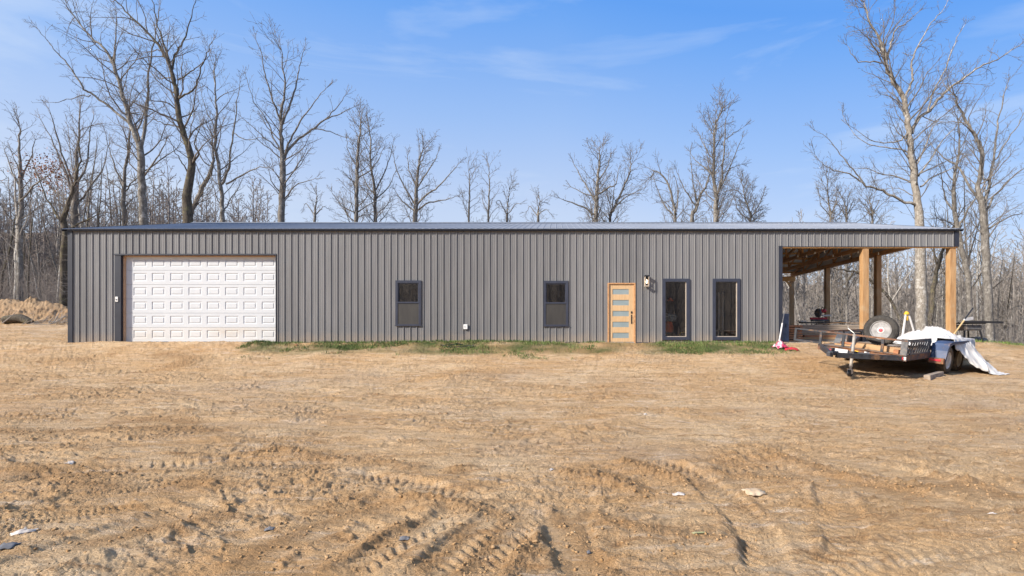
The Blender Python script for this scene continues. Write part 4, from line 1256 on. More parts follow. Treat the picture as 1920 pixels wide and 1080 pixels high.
def wood_trees(spots, label, group, tint, seed, name="woodland_tree"):
    rs = np.random.RandomState(seed)
    for (x, y, s_, pi) in spots:
        tm, cm = PROT[pi % len(PROT)]
        z = Hs(x, y)
        t = thing(name, label, "tree", (x, y, z), group)
        t.rotation_euler = (rs.normal(0, 0.03), rs.normal(0, 0.03), rs.rand()*6.28)
        t.scale = (s_*(0.9+0.3*rs.rand()), s_*(0.9+0.3*rs.rand()), s_)
        bk = BARKS[rs.randint(len(BARKS))]
        for nm, me, mt in (("trunk", tm, bk), ("crown", cm, tint[rs.randint(len(tint))])):
            o = bpy.data.objects.new(nm, me); COL.objects.link(o); o.parent = t
            if not me.materials: me.materials.append(None)
            o.material_slots[0].link = 'OBJECT'; o.material_slots[0].material = mt
def scatter(n, pxr, Yr, sr, seed, protos):
    rs = np.random.RandomState(seed); L = []
    for _ in range(n):
        Y = Yr[0] + (Yr[1]-Yr[0])*rs.rand(); px = pxr[0] + (pxr[1]-pxr[0])*rs.rand()
        L.append(((px-VX)/F*Y, Y, sr[0]+(sr[1]-sr[0])*rs.rand(), protos[rs.randint(len(protos))]))
    return L
wood_trees(scatter(44, (-90, 330), (36, 60), (0.62, 0.92), 71, [0,1,2,4,7,8]), "bare grey tree in the crowded woods at the left behind the garage end", "bare trees of the woods on the left", [M['twig'], M['twigr'], M['twigp']], 1)
wood_trees(scatter(26, (-80, 118), (32.5, 46), (0.35, 0.62), 72, [5,6,8,2]), "thin undergrowth sapling in the woods behind the dirt bank", "saplings of the woods on the left", [M['twigr'], M['twigp']], 2, "sapling")
wood_trees(scatter(9, (340, 640), (50, 66), (0.34, 0.5), 73, [0,2,4,8]), "small bare tree top just clearing the roof left of the middle", "tree tops just clearing the roof on the left", [M['twig'], M['twigr']], 3)
wood_trees(scatter(40, (1480, 2010), (37, 66), (0.50, 0.80), 75, [0,1,2,4,7,8]), "bare grey tree in the woods seen through and beside the porch", "bare trees of the woods on the right", [M['twigp'], M['twig'], M['twigr']], 5)
wood_trees(scatter(26, (1745, 1990), (37, 56), (0.72, 1.10), 77, [0,1,3,4,7]), "taller slender bare tree in the woods to the right of the porch", "taller trees of the woods on the right", [M['twigp'], M['twig']], 7)
wood_trees(scatter(12, (-80, 250), (38, 52), (0.85, 1.1), 78, [0,1,3,4,7]), "taller slender bare tree in the woods at the far left", "taller trees of the woods on the left", [M['twigr'], M['twig']], 8)
wood_trees(scatter(44, (1470, 2010), (33, 52), (0.35, 0.6), 76, [5,6,8,2]), "pale thin sapling in the woods behind the porch", "saplings of the woods on the right", [M['twigp']], 6, "sapling")

# far wood: reads as one mass
def far_wood(name, label, n, xr, yr, hr, seed, m, maxl=2, dens=0.75, rm=0.02):
    rs = np.random.RandomState(seed); wd = Wood(seed)
    protos = []
    for k in range(5):
        w_ = Wood(seed*10+k); h = 14.0
        pts = [np.array((0,0,-0.5)), np.array((rs.normal(0,0.2),rs.normal(0,0.2),h*0.5)), np.array((rs.normal(0,0.5),rs.normal(0,0.5),h*0.95))]
        P, Rr = smooth_path(pts, [0.10,0.065,0.02], 3)
        w_.put(P, Rr, 5); w_.spawn(P, Rr, h*0.5, 1, maxl, dens, 0.4, 0.16, rm, 0, t0=0.12, lf=0.42)
        protos.append(w_.items)
    for _ in range(n):
        y = yr(rs); x = xr(rs, y); h = hr[0]+(hr[1]-hr[0])*rs.rand(); z = Hs(x, y); s_ = h/14.0
        a = rs.rand()*6.28; ca, sa = math.cos(a), math.sin(a)
        Mx = np.array(((ca,-sa,0),(sa,ca,0),(0,0,1)))*s_
        for P, Rr, k in protos[rs.randint(5)]:
            wd.items.append((P@Mx.T + np.array((x,y,z)), Rr*max(s_, 0.8), k))
    o = link(name, wd.mesh(name), None, m)
    return tag(o, label, "woods", kind="stuff")
def uni(a, b_): return lambda rs, y=0: a+(b_-a)*rs.rand()
def pxr_(a, b_): return lambda rs, y: ((a+(b_-a)*rs.rand()**1.25)-VX)/F*y
far_wood("far_woods", "grey brown mass of bare woods far behind the left end of the building", 440, pxr_(-260, 520), uni(46, 84), (9.5, 14.5), 201, M['twigr'], dens=1.6, rm=0.024)
far_wood("far_woods", "grey brown mass of bare woods on the slope far beyond the porch", 560, pxr_(2150, 1430), uni(50, 100), (13, 17.5), 202, M['twigp'], dens=1.5, rm=0.022)
far_wood("far_woods", "band of distant bare woods mirrored in the tall window panes", 240, uni(-60, 60), uni(-60, -32), (10, 17), 203, M['twigr'], dens=1.3)

# brush between the trunks: thin tangled stems nobody could count
def brush(name, label, n, pxr, Yr, hr, seed, m, lean=0.35, rr=(0.006, 0.016)):
    rs = np.random.RandomState(seed); wd = Wood(seed)
    for _ in range(n):
        Y = Yr[0]+(Yr[1]-Yr[0])*rs.rand(); px = pxr[0]+(pxr[1]-pxr[0])*rs.rand(); x = (px-VX)/F*Y
        h = hr[0]+(hr[1]-hr[0])*rs.rand()**1.5
        d = np.array((rs.normal(0, lean), rs.normal(0, lean), 1.0)); d /= np.linalg.norm(d)
        wd.grow(np.array((x, Y, Hs(x, Y)-0.05)), d, h, rr[0]+(rr[1]-rr[0])*rs.rand(), 1, 2, 0.8, 0.2, 0.2, rr[0])
    return tag(link(name, wd.mesh(name), None, m), label, "brush", kind="stuff")
brush("undergrowth", "tangled leafless undergrowth behind the dirt bank at the left", 1500, (-120, 140), (31.5, 50), (1.2, 5), 301, M['twigr'])
brush("undergrowth", "tangled pale leafless undergrowth on the slope behind the porch", 2600, (1440, 2020), (31.5, 62), (1.2, 5.5), 302, M['twigp'])

# ------------------------------------------------------------------ pushed-up brush at the left
def brush_pile(label, c, n, ln, seed, m, dirm=0.0, hgt=1.0):
    rs = np.random.RandomState(seed); wd = Wood(seed)
    for _ in range(n):
        p = np.array((c[0]+rs.normal(0, 0.9), c[1]+rs.normal(0, 0.5), 0)); p[2] = Hs(p[0], p[1])+rs.rand()*hgt*0.5
        az = dirm + rs.normal(0, 0.9)
        d = np.array((math.cos(az), 0.3*math.sin(az), 0.12+0.5*rs.rand()))
        wd.grow(p, d, ln*(0.4+0.8*rs.rand()), 0.010+0.02*rs.rand(), 1, 2, 0.9, 0.0, 0.12, 0.008)
    t = thing("brush_pile", label, "brush pile", (c[0], c[1], Hs(*c)))
    link("branches", wd.mesh("branches", [(P-np.array(t.location), r_, k) for P, r_, k in wd.items]), t, m)
brush_pile("heap of cut pale branches leaning out beside the building's left corner", (-25.6, 31.2), 60, 4.2, 401, M['twigp'], PI*0.97, 4.0)
brush_pile("low heap of broken sticks along the foot of the dirt bank", (-26.2, 26.6), 70, 0.9, 402, M['twigp'], 0.3, 0.3)
t = thing("log", "dark charred log lying at the foot of the dirt bank, far left edge", "log", (-28.0, 26.6, Hs(-28.0, 26.6)))
mb = MB(); P, Rr = smooth_path([(-28.9,26.5,Hs(-28.9,26.5)+0.25), (-28.2,26.6,Hs(-28.2,26.6)+0.33), (-27.5,26.5,Hs(-27.5,26.5)+0.12)], [0.2,0.22,0.15], 5)
mb.tube(P, list(Rr), 10); mb.build("log_trunk", M['barkd'], t, smooth=True)

# ------------------------------------------------------------------ grass along the wall
def blades(name, label, pts, hmin, hmax, seed, cols):
    rs = np.random.RandomState(seed); n = len(pts)
    P = np.array(pts); hh = hmin+(hmax-hmin)*rs.rand(n)
    az = rs.rand(n)*2*PI; wv = 0.004+0.004*rs.rand(n)
    dx, dy = np.cos(az)*wv, np.sin(az)*wv
    lx_, ly_ = rs.normal(0, 0.35, n)*hh, rs.normal(0, 0.35, n)*hh
    V = np.stack([P+np.stack([-dx,-dy,0*dx],1), P+np.stack([dx,dy,0*dx],1), P+np.stack([dx*0.7+lx_*0.4,dy*0.7+ly_*0.4,hh*0.6],1), P+np.stack([lx_,ly_,hh],1)], 1).reshape(-1,3)
    F_ = np.arange(4*n).reshape(-1,4)
    m = pm("grass_blades_"+name, cols[0], cols[1], 1.2, rough=0.7, spec=0.2, lo=0.4, hi=0.6)
    return tag(link(name, npmesh(name, V, [F_]), None, m), label, "grass", kind="stuff")
rs = np.random.RandomState(500)
cand = np.stack([bx(480)+(bx(1458)-bx(480))*rs.rand(90000), 15.3+2.18*rs.rand(90000)], 1)
gx_, gy_ = cand[:,0], cand[:,1]
edge = ss(15.9, 17.0, gy_ + 0.45*pn(gx_*0.8, gy_*0.5, 85))
dens = 0.12+0.9*pn(gx_*0.55, gy_*1.3, 81)+0.5*pn(gx_*2.2, gy_*3, 82)+0.75*edge-0.35
door_gap = np.exp(-((gx_-bx(1172))/0.75)**2)*1.6
keep = (rs.rand(90000) < np.clip(dens-door_gap, 0, 1))
gx_, gy_ = gx_[keep], gy_[keep]
gz_ = H(gx_, gy_)+micro(gx_, gy_)[0]
tall = edge[keep]
sel = rs.rand(len(gx_)) < 0.62
blades("grass", "fresh green grass strip growing along the foot of the metal wall", np.stack([gx_,gy_,gz_],1)[sel], 0.03, 0.10, 501, ((0.14,0.195,0.055),(0.075,0.12,0.032)))
blades("dry_grass", "dull olive and dry grass mixed into the strip along the wall", np.stack([gx_,gy_,gz_],1)[~sel], 0.02, 0.06, 502, ((0.24,0.23,0.10),(0.13,0.14,0.06)))
cand = np.stack([14.0+9*rs.rand(30000), 17.0+6*rs.rand(30000)], 1)
k_ = rs.rand(30000) < np.clip(0.5+pn(cand[:,0]*0.7, cand[:,1]*0.9, 83), 0, 1)*ss(13.8, 15.5, cand[:,0])
cx_, cy_ = cand[k_,0], cand[k_,1]
blades("grass", "patch of short green grass beyond the trailer at the right edge", np.stack([cx_,cy_,H(cx_,cy_)+micro(cx_,cy_)[0]],1), 0.03, 0.12, 503, ((0.20,0.27,0.07),(0.11,0.16,0.04)))

# ------------------------------------------------------------------ clods and stones
def clods():
    rs = np.random.RandomState(600)
    phi = (1+5**0.5)/2
    iv = np.array([(-1,phi,0),(1,phi,0),(-1,-phi,0),(1,-phi,0),(0,-1,phi),(0,1,phi),(0,-1,-phi),(0,1,-phi),(phi,0,-1),(phi,0,1),(-phi,0,-1),(-phi,0,1)])/math.sqrt(1+phi*phi)
    fi = np.array([(0,11,5),(0,5,1),(0,1,7),(0,7,10),(0,10,11),(1,5,9),(5,11,4),(11,10,2),(10,7,6),(7,1,8),(3,9,4),(3,4,2),(3,2,6),(3,6,8),(3,8,9),(4,9,5),(2,4,11),(6,2,10),(8,6,7),(9,8,1)])
    pts = []; sz = []
    for P, sg, h, lump in RIDW:
        L = sum(math.dist(a, b_) for a, b_ in zip(P[:-1], P[1:]))
        n = int(90*L*lump)
        for _ in range(n):
            k = rs.randint(len(P)-1); t_ = rs.rand()
            x = P[k][0]*(1-t_)+P[k+1][0]*t_+rs.normal(0, sg*1.1); y = P[k][1]*(1-t_)+P[k+1][1]*t_+rs.normal(0, sg*1.1)
            pts.append((x, y)); sz.append(min(0.003+0.009*rs.rand()**5*(1+lump)*0.9+h*0.002, 0.012))
    for _ in range(9000):
        Y = 2.2+13.5*rs.rand()**1.4; x = ((rs.rand()*1.15-0.075)*1920-VX)/F*Y
        if pn(np.array([x*0.6]), np.array([Y*0.9]), 14)[0] < rs.rand()*0.5-0.2: continue
        pts.append((x, Y)); sz.append(0.003+0.011*rs.rand()**4)
    P = np.array(pts); S = np.array(sz); n = len(P)
    Z = H(P[:,0], P[:,1])+micro(P[:,0], P[:,1])[0]
    V = iv[None]*(1+0.34*rs.normal(0, 1, (n, 12, 1)).clip(-1.6, 1.6))
    V = V*np.stack([0.8+0.7*rs.rand(n), 0.8+0.7*rs.rand(n), 0.55+0.4*rs.rand(n)], 1)[:, None]*S[:, None, None]
    V = V + np.stack([P[:,0], P[:,1], Z+S*0.25], 1)[:, None]
    Fq = (fi[None]+np.arange(n)[:, None, None]*12).reshape(-1, 3)
    m = pm("dirt_clod", (0.44, 0.29, 0.155), (0.31, 0.185, 0.085), 3, rough=0.95, bump=0.6, bscale=60, spec=0.1)
    tag(link("dirt_clods", npmesh("dirt_clods", V.reshape(-1,3), [Fq]), None, m), "crumbled clods of tan clay strewn over the bare yard", "clods", kind="stuff")
clods()

# ------------------------------------------------------------------ trailer
M['tyre'] = pm("dusty_tyre_rubber", (0.075, 0.068, 0.06), (0.03, 0.028, 0.026), 6, rough=0.85, dirt=(0.20, 0.15, 0.10), dscale=3, dlo=0.58, dhi=0.85, spec=0.3)
M['tyred'] = pm("muddy_tyre_rubber", (0.16, 0.12, 0.08), (0.06, 0.05, 0.04), 8, rough=0.9, spec=0.2)
M['rim'] = pm("white_painted_steel_wheel", (0.62, 0.61, 0.58), (0.42, 0.38, 0.33), 5, rough=0.45)
M['rimg'] = pm("grey_steel_wheel", (0.33, 0.32, 0.31), (0.17, 0.165, 0.16), 8, rough=0.5, metal=0.0)
M['red'] = pm("faded_red_plastic", (0.55, 0.03, 0.05), (0.42, 0.02, 0.04), 5, rough=0.4)
M['whitep'] = pm("off_white_plastic", (0.72, 0.70, 0.68), (0.6, 0.58, 0.55), 5, rough=0.4)
M['rust'] = pm("rusty_steel", (0.30, 0.135, 0.055), (0.11, 0.055, 0.035), 7, rough=0.8, dirt=(0.05, 0.05, 0.055), dscale=2.0, dlo=0.45, dhi=0.6)
M['tblack'] = pm("chipped_black_paint", (0.045, 0.05, 0.06), (0.02, 0.022, 0.027), 6, rough=0.5, dirt=(0.22, 0.12, 0.06), dscale=4, dlo=0.55, dhi=0.68)
M['tgrey'] = pm("weathered_grey_steel", (0.17, 0.17, 0.17), (0.08, 0.08, 0.085), 10, rough=0.7, dirt=(0.25, 0.17, 0.1), dscale=5, dlo=0.52, dhi=0.66)
M['navy'] = pm("navy_painted_fender", (0.030, 0.060, 0.14), (0.018, 0.03, 0.07), 3, rough=0.55, dirt=(0.22, 0.13, 0.07), dscale=2.5, dlo=0.55, dhi=0.72)
M['deck'] = pm("weathered_deck_boards", (0.30, 0.24, 0.18), (0.16, 0.12, 0.09), 5, rough=0.85, stretch=(3,0.4,3))
M['galv'] = pm("galvanised_tube", (0.52, 0.50, 0.46), (0.38, 0.36, 0.33), 9, rough=0.45, metal=0.35)
M['tarp'] = pm("dusty_white_tarp", (0.56, 0.555, 0.55), (0.42, 0.40, 0.38), 1.6, rough=0.6, bump=0.4, bscale=7, bdist=0.03, dirt=(0.5,0.42,0.33), dscale=2.2, dlo=0.56, dhi=0.75)
M['ash'] = pm("pale_ash_handle", (0.58, 0.42, 0.20), (0.46, 0.31, 0.13), 6, rough=0.5)
M['steelblue'] = pm("blue_grey_steel", (0.10, 0.13, 0.20), (0.06, 0.08, 0.12), 5, rough=0.5)
M['plate'] = pm("white_number_plate", (0.7, 0.7, 0.7), (0.5, 0.5, 0.52), 20, rough=0.4)
M['lum1'] = pm("rough_sawn_lumber_tan", (0.47, 0.30, 0.16), (0.30, 0.17, 0.085), 4, rough=0.85, stretch=(0.4,3,3), bump=0.4)
M['lum2'] = pm("rough_sawn_lumber_grey", (0.34, 0.28, 0.22), (0.20, 0.155, 0.12), 4, rough=0.85, stretch=(0.4,3,3), bump=0.4)
M['lum3'] = pm("rough_sawn_lumber_red", (0.42, 0.19, 0.09), (0.24, 0.10, 0.05), 4, rough=0.85, stretch=(0.4,3,3), bump=0.4)
M['yel'] = pm("yellow_plastic", (0.72, 0.46, 0.05), (0.6, 0.36, 0.03), 5, rough=0.4)
M['orange'] = pm("orange_plastic", (0.75, 0.14, 0.02), (0.6, 0.1, 0.015), 5, rough=0.4)

TO = Vector((9.73, 14.46, 0))
f2 = Vector((-0.8, -0.6, 0)); r2 = Vector((0.6, -0.8, 0))
zr = Hs(*(TO+r2*1.2)[:2]); zl = Hs(*(TO-r2*1.2)[:2])
TO.z = (zr+zl)/2
rv = (r2*2.4 + Vector((0,0,zr-zl))).normalized()
fv = (f2 + Vector((0,0,-0.022))).normalized(); uv = fv.cross(rv).normalized(); fv = rv.cross(uv).normalized()
TM = Matrix(((rv.x,fv.x,uv.x,TO.x),(rv.y,fv.y,uv.y,TO.y),(rv.z,fv.z,uv.z,TO.z),(0,0,0,1)))
tr = thing("utility_trailer", "tandem axle utility trailer with rusty black frame and navy fender, parked by the porch", "trailer", mat=TM)
def tw(x, y, z): return TM @ Vector((x, y, z))
def TB(mb, name, m, parent=tr, **k): return mb.build(name, m, parent, local=True, **k)
YF, YB, HW = 2.6, -2.2, 1.0
mb = MB()
for sx in (-1, 1):
    mb.box(sx*HW-0.03, sx*HW+0.03, YB, YF-0.05, 0.42, 0.54)
    mb.box(sx*HW-sx*0.0-0.045, sx*HW+0.045, YB, YF-0.05, 0.415, 0.425)
for y in np.arange(YB+0.05, YF-0.2, 0.6): mb.box(-HW+0.03, HW-0.03, y, y+0.05, 0.44, 0.50)
TB(mb, "frame", M['rust'])
TB(MB().box(-HW-0.05, HW+0.05, YF-0.05, YF, 0.40, 0.54).box(-HW-0.05, HW+0.05, YF-0.05, YF+0.03, 0.53, 0.545), "front_beam", M['rust'], bevel=0.004)
mb = MB(); nb_ = 11; bw = (2*HW-0.06)/nb_
for k in range(nb_): mb.box(-HW+0.03+k*bw+0.004, -HW+0.03+(k+1)*bw-0.004, YB+0.02, YF-0.06, 0.505, 0.54+0.003*(k % 3))
TB(mb, "deck", M['deck'])
# tongue
mb = MB(); mb.bar((-HW+0.05, YF, 0.47), (-0.05, 3.95, 0.47), 0.07, 0.12).bar((HW-0.05, YF, 0.47), (0.05, 3.95, 0.47), 0.07, 0.12)
mb.bar((-0.5, 3.05, 0.47), (0.5, 3.05, 0.47), 0.06, 0.10)
tg = TB(mb, "tongue", M['tblack'], bevel=0.004)
TB(MB().box(-0.06, 0.06, 3.85, 4.15, 0.47, 0.56).box(-0.045, 0.045, 4.12, 4.24, 0.45, 0.55).box(-0.015, 0.015, 3.95, 4.1, 0.56, 0.64), "coupler", M['tblack'], tg, bevel=0.012)
# rails
mb = MB()
mb.box(-HW-0.03, HW+0.03, YF-0.045, YF+0.005, 0.87, 0.91)
TB(mb, "front_rail", M['rust'])
for x in (-HW, -0.42, 0.5):
    TB(MB().box(x-0.03, x+0.03, YF-0.04, YF, 0.545, 0.87), "stake", M['tblack'])
TB(MB().box(HW-0.10, HW+0.04, YF-0.05, YF+0.004, 0.50, 0.93), "corner_plate", M['tgrey'])
for sx in (-1, 1):
    y1 = YF-0.05
    TB(MB().box(sx*HW-0.022, sx*HW+0.022, (YB if sx < 0 else 1.0), y1, 0.868, 0.908), "side_rail", M['rust'] if sx < 0 else M['tblack'])
    for y in ((-2.15, -1.2, 0.0, 1.25) if sx < 0 else (1.0,)):
        TB(MB().box(sx*HW-0.022, sx*HW+0.022, y, y+0.045, 0.54, 0.868), "stake", M['tblack'])
# left rail carries on past the front corner as a low side gate
mb_gate = MB()
mb_gate.box(-HW-0.74, -HW-0.03, YF-0.055, YF-0.02, 0.87, 0.905).box(-HW-0.74, -HW-0.03, YF-0.055, YF-0.02, 0.55, 0.60).box(-HW-0.74, -HW-0.68, YF-0.055, YF-0.02, 0.60, 0.87)
# slatted infill at the right side before the fender
mb2 = MB()
mb2.box(HW+0.023, HW+0.045, 1.05, 2.42, 0.55, 0.58).box(HW+0.023, HW+0.045, 1.05, 2.42, 0.84, 0.868)
for k in range(9):
    y = 1.07+k*0.16
    mb2.add([(HW+0.012, y, 0.58), (HW+0.012, y+0.10, 0.58), (HW+0.05, y+0.075, 0.84), (HW+0.05, y-0.025, 0.84), (HW+0.002, y, 0.58), (HW+0.002, y+0.10, 0.58), (HW+0.04, y+0.075, 0.84), (HW+0.04, y-0.025, 0.84)], [(0,1,2,3),(7,6,5,4),(0,4,5,1),(2,6,7,3),(1,5,6,2),(0,3,7,4)])
TB(mb2, "slatted_panel", M['tblack'])
TB(MB().bar((-0.18, YF+0.03, 0.56), (-0.05, YF+0.05, 0.86), 0.12, 0.03), "folded_brace", M['steelblue'])
# fenders
def fender(sx):
    mb = MB(); prof = [(1.02, 0.36), (0.92, 0.62), (0.80, 0.80), (0.62, 0.84), (-0.62, 0.84), (-0.80, 0.80), (-0.92, 0.62), (-1.02, 0.36)]
    x0, x1 = sx*(HW+0.035), sx*(HW+0.37)
    n = len(prof); vs = []
    for (y, z) in prof: vs += [(x0, y, z), (x1, y, z), (x1, y*0.965, z-0.03), (x0, y*0.965, z-0.03)]
    fs = []
    for i in range(n-1):
        a, b_ = i*4, i*4+4
        fs += [(a, a+1, b_+1, b_), (a+1, a+2, b_+2, b_+1), (a+2, a+3, b_+3, b_+2), (a+3, a, b_, b_+3)]
    mb.add(vs, fs)
    # skirt lip on the outside
    for (y0_, z0_), (y1_, z1_) in zip(prof[:-1], prof[1:]):
        mb.add([(x1,y0_,z0_),(x1,y1_,z1_),(x1,y1_*0.93,z1_-0.065),(x1,y0_*0.93,z0_-0.065),(x1-sx*0.012,y0_,z0_),(x1-sx*0.012,y1_,z1_),(x1-sx*0.012,y1_*0.93,z1_-0.065),(x1-sx*0.012,y0_*0.93,z0_-0.065)], [(0,1,2,3),(7,6,5,4),(2,6,7,3)])
    # inner plate towards the deck
    mb.box(sx*(HW+0.03), sx*(HW+0.034), -0.95, 0.95, 0.54, 0.80) if sx > 0 else mb.box(-HW-0.034, -HW-0.03, -0.95, 0.95, 0.54, 0.80)
    return mb
for sx in (1, -1): TB(fender(sx), "fender", M['navy'] if sx > 0 else M['tblack'])
TB(MB().box(HW+0.04, HW+0.36, 1.00, 1.10, 0.30, 0.44), "fender_step", M['rust'], bevel=0.006)
TB(MB().box(HW+0.06, HW+0.30, 1.10, 1.112, 0.36, 0.41), "tail_light", M['red'])
TB(MB().box(HW-0.06, HW-0.01, YF+0.0305, YF+0.036, 0.44, 0.50), "reflector", M['red'])
TB(MB().box(HW-0.012, HW+0.04, YF+0.0005, YF+0.006, 0.43, 0.505), "reflector", M['whitep'])
TB(MB().box(-0.42, 0.04, 3.295, 3.315, 0.42, 0.56), "light_bar", M['tblack'])
TB(MB().box(-0.41, -0.30, 3.316, 3.34, 0.45, 0.53), "tail_light", M['red'], bevel=0.006)
pl = TB(MB().box(-0.27, 0.03, 3.318, 3.324, 0.41, 0.565), "number_plate", M['plate'], bevel=0.003)
mbp = MB()
for k, ln in enumerate((0.03, 0.02, 0.03)):
    mbp.box(-0.58+k*0.085, -0.54+k*0.085, YF+0.0185, YF+0.0205, 0.44, 0.51)
TB(MB().box(-0.10, -0.02, YF+0.001, YF+0.008, 0.43, 0.50), "sticker", M['yel']); TB(MB().box(0.12, 0.24, YF+0.001, YF+0.008, 0.43, 0.51), "sticker", M['whitep'])
# axle and wheels
def wheel_mb(c, ax, r=0.35, wd=0.21, k=40):
    """tyre and rim as two builders, c = centre, ax = outward direction"""
    t_ = MB().lathe([(r*0.60, wd*0.36), (r*0.66, wd*0.47), (r*0.80, wd*0.52), (r*0.93, wd*0.47), (r*0.985, wd*0.36), (r, wd*0.2), (r, -wd*0.2), (r*0.985, -wd*0.36), (r*0.93, -wd*0.47), (r*0.80, -wd*0.52), (r*0.66, -wd*0.47), (r*0.60, -wd*0.36)], c, ax, k, False)
    # tread blocks
    a = Vector(ax).normalized(); ref = Vector((0,0,1)) if abs(a.z) < 0.8 else Vector((1,0,0)); p = a.cross(ref).normalized(); q = a.cross(p).normalized()
    for i in range(44):
        an = 2*PI*i/44
        for (h0, h1, sh) in ((-0.44, -0.27, 0), (-0.22, -0.03, 0.5), (0.03, 0.22, 0), (0.27, 0.44, 0.5)):
            aa = an+sh*2*PI/44; da = 2*PI/44*0.32
            rr0 = r*0.975; rr1 = r*1.018*(1 if abs(h0+h1) < 0.6 else 0.99)
            vs = []
            for rr in (rr0, rr1):
                for (ang_, h) in ((aa-da, h0), (aa+da, h0), (aa+da, h1), (aa-da, h1)):
                    vs.append(Vector(c)+a*(h*wd)+p*(rr*math.cos(ang_))+q*(rr*math.sin(ang_)))
            t_.add(vs, [(4,5,6,7),(0,1,5,4),(1,2,6,5),(2,3,7,6),(3,0,4,7)])
    R_ = r*0.61
    m_ = MB().lathe([(R_, wd*0.30), (R_*1.03, wd*0.42), (R_*0.97, wd*0.42), (R_*0.90, wd*0.30), (R_*0.86, wd*0.05), (R_*0.72, wd*0.02), (R_*0.60, wd*0.12), (R_*0.42, wd*0.16), (R_*0.30, wd*0.14), (R_*0.28, wd*0.20), (0.002, wd*0.20)], c, ax, k)
    m2 = MB()
    for i in range(8):
        an = 2*PI*i/8+0.2
        cc = Vector(c)+a*(wd*0.075)+p*(R_*0.66*math.cos(an))+q*(R_*0.66*math.sin(an))
        m2.lathe([(0.022, 0.0), (0.022, 0.010), (0.002, 0.0102)], cc, ax, 10)
    for i in range(5):
        an = 2*PI*i/5
        cc = Vector(c)+a*(wd*0.15)+p*(R_*0.37*math.cos(an))+q*(R_*0.37*math.sin(an))
        m2.lathe([(0.010, 0.0), (0.010, 0.018), (0.002, 0.0182)], cc, ax, 6)
    return t_, m_, m2
for y in (0.43, -0.43):
    for sx in (1, -1):
        c = (sx*(HW+0.19), y, 0.345)
        a_, b_, c_ = wheel_mb(c, (sx, 0, 0), 0.345, 0.21)
        we = MB().lathe([(0.05, -0.03), (0.05, 0.062), (0.002, 0.063)], c, (sx, 0, 0), 14)
        wo = TB(we, "wheel", M['tblack'])
        TB(a_, "tyre", M['tyred'], wo); TB(b_, "rim", M['rim'], wo, smooth=False); TB(c_, "rim_holes", M['black'], wo)
    TB(MB().tube([(-HW-0.1, y, 0.345), (HW+0.1, y, 0.345)], 0.035, 8), "axle", M['tblack'])
# jack
jx, jy = 0.10, 3.22
jk = TB(MB().tube([(jx, jy, 0.16), (jx, jy, 0.92)], 0.036, 14).tube([(jx, jy, 0.92), (jx, jy, 0.95)], 0.043, 14).tube([(jx, jy, 0.155), (jx, jy, 0.17)], 0.043, 14), "jack", M['galv'])
TB(MB().tube([(jx, jy, 0.0), (jx, jy, 0.16)], 0.026, 10).box(jx-0.05, jx-0.04, jy-0.05, jy+0.05, -0.02, 0.08).box(jx+0.04, jx+0.05, jy-0.05, jy+0.05, -0.02, 0.08).box(jx-0.05, jx+0.05, jy-0.05, jy+0.05, 0.08, 0.095), "jack_foot", M['galv'], jk)
TB(MB().lathe([(0.075, -0.02), (0.08, -0.03), (0.08, 0.03), (0.075, 0.035), (0.03, 0.03)], (jx, jy+0.0, -0.01), (1, 0, 0), 20), "jack_wheel", M['black'], jk)
TB(MB().tube([(jx, jy, 0.95), (jx-0.02, jy, 0.985), (jx-0.17, jy-0.02, 1.08), (jx-0.18, jy-0.02, 1.15)], 0.010, 8), "crank", M['galv'], jk)
TB(MB().box(jx-0.06, jx+0.06, jy-0.06, jy+0.06, 0.40, 0.54), "jack_bracket", M['tblack'], jk)

TB(mb_gate, "side_gate", M['tblack'])

# spare tyre on the deck
sp_loc = (0.33, 2.2)
base = tw(sp_loc[0], sp_loc[1], 0.69)
n_ = Vector((-0.66, -0.75, 0.10)).normalized()
cz = base.z + 0.365
sc_ = Vector((base.x, base.y, cz))
st = thing("spare_wheel", "upright spare wheel with grey steel rim and red hub emblem, standing on the trailer deck", "spare wheel", (base.x, base.y, base.z))
a_, b_, c_ = wheel_mb(sc_, n_, 0.375, 0.235, 48)
a_.build("tyre", M['tyre'], st); b_.build("rim", M['rimg'], st); c_.build("rim_holes", M['whitep'], st)
MB().lathe([(0.10, 0.035), (0.10, 0.06), (0.075, 0.072), (0.002, 0.075)], sc_, n_, 20).build("hub_cap", M['rim'], st)
MB().lathe([(0.046, 0.079), (0.04, 0.086), (0.002, 0.088)], sc_, n_, 16).build("hub_emblem", M['red'], st)

def dbox(name, label, cat, cx_, cy_, z0_, L_, Wd, Ht, rz, m, group=None, bevel=0.004, tilt=0.0, roll=0.0):
    """a loose piece of timber: an object of its own, lying on what carries it"""
    o = MB().box(-L_/2, L_/2, -Wd/2, Wd/2, 0, Ht).build(name, m, None, local=True, bevel=bevel)
    o.location = (cx_, cy_, z0_); o.rotation_euler = (roll, tilt, rz)
    return tag(o, label, cat, group)
ax_ = math.atan2(fv.y, fv.x)
def ondeck(name, label, cat, x, y, zr_, L_, Wd, Ht, rz, m, roll=0.0):
    o = MB().box(-L_/2, L_/2, -Wd/2, Wd/2, 0, Ht).build(name, m, None, local=True, bevel=0.003)
    o.matrix_world = TM @ Matrix.Translation((x, y, zr_)) @ Matrix.Rotation(rz, 4, 'Z') @ Matrix.Rotation(roll, 4, 'Y')
    return tag(o, label, cat)
ondeck("board", "thick board lying flat under the spare wheel", "board", 0.3, 2.18, 0.545, 1.1, 0.28, 0.14, 0.05, M['lum1'])
ondeck("wood_block", "small square wood block beside the spare wheel on the deck", "wood block", 0.78, 2.45, 0.545, 0.12, 0.09, 0.10, 0.2, M['lum3'])
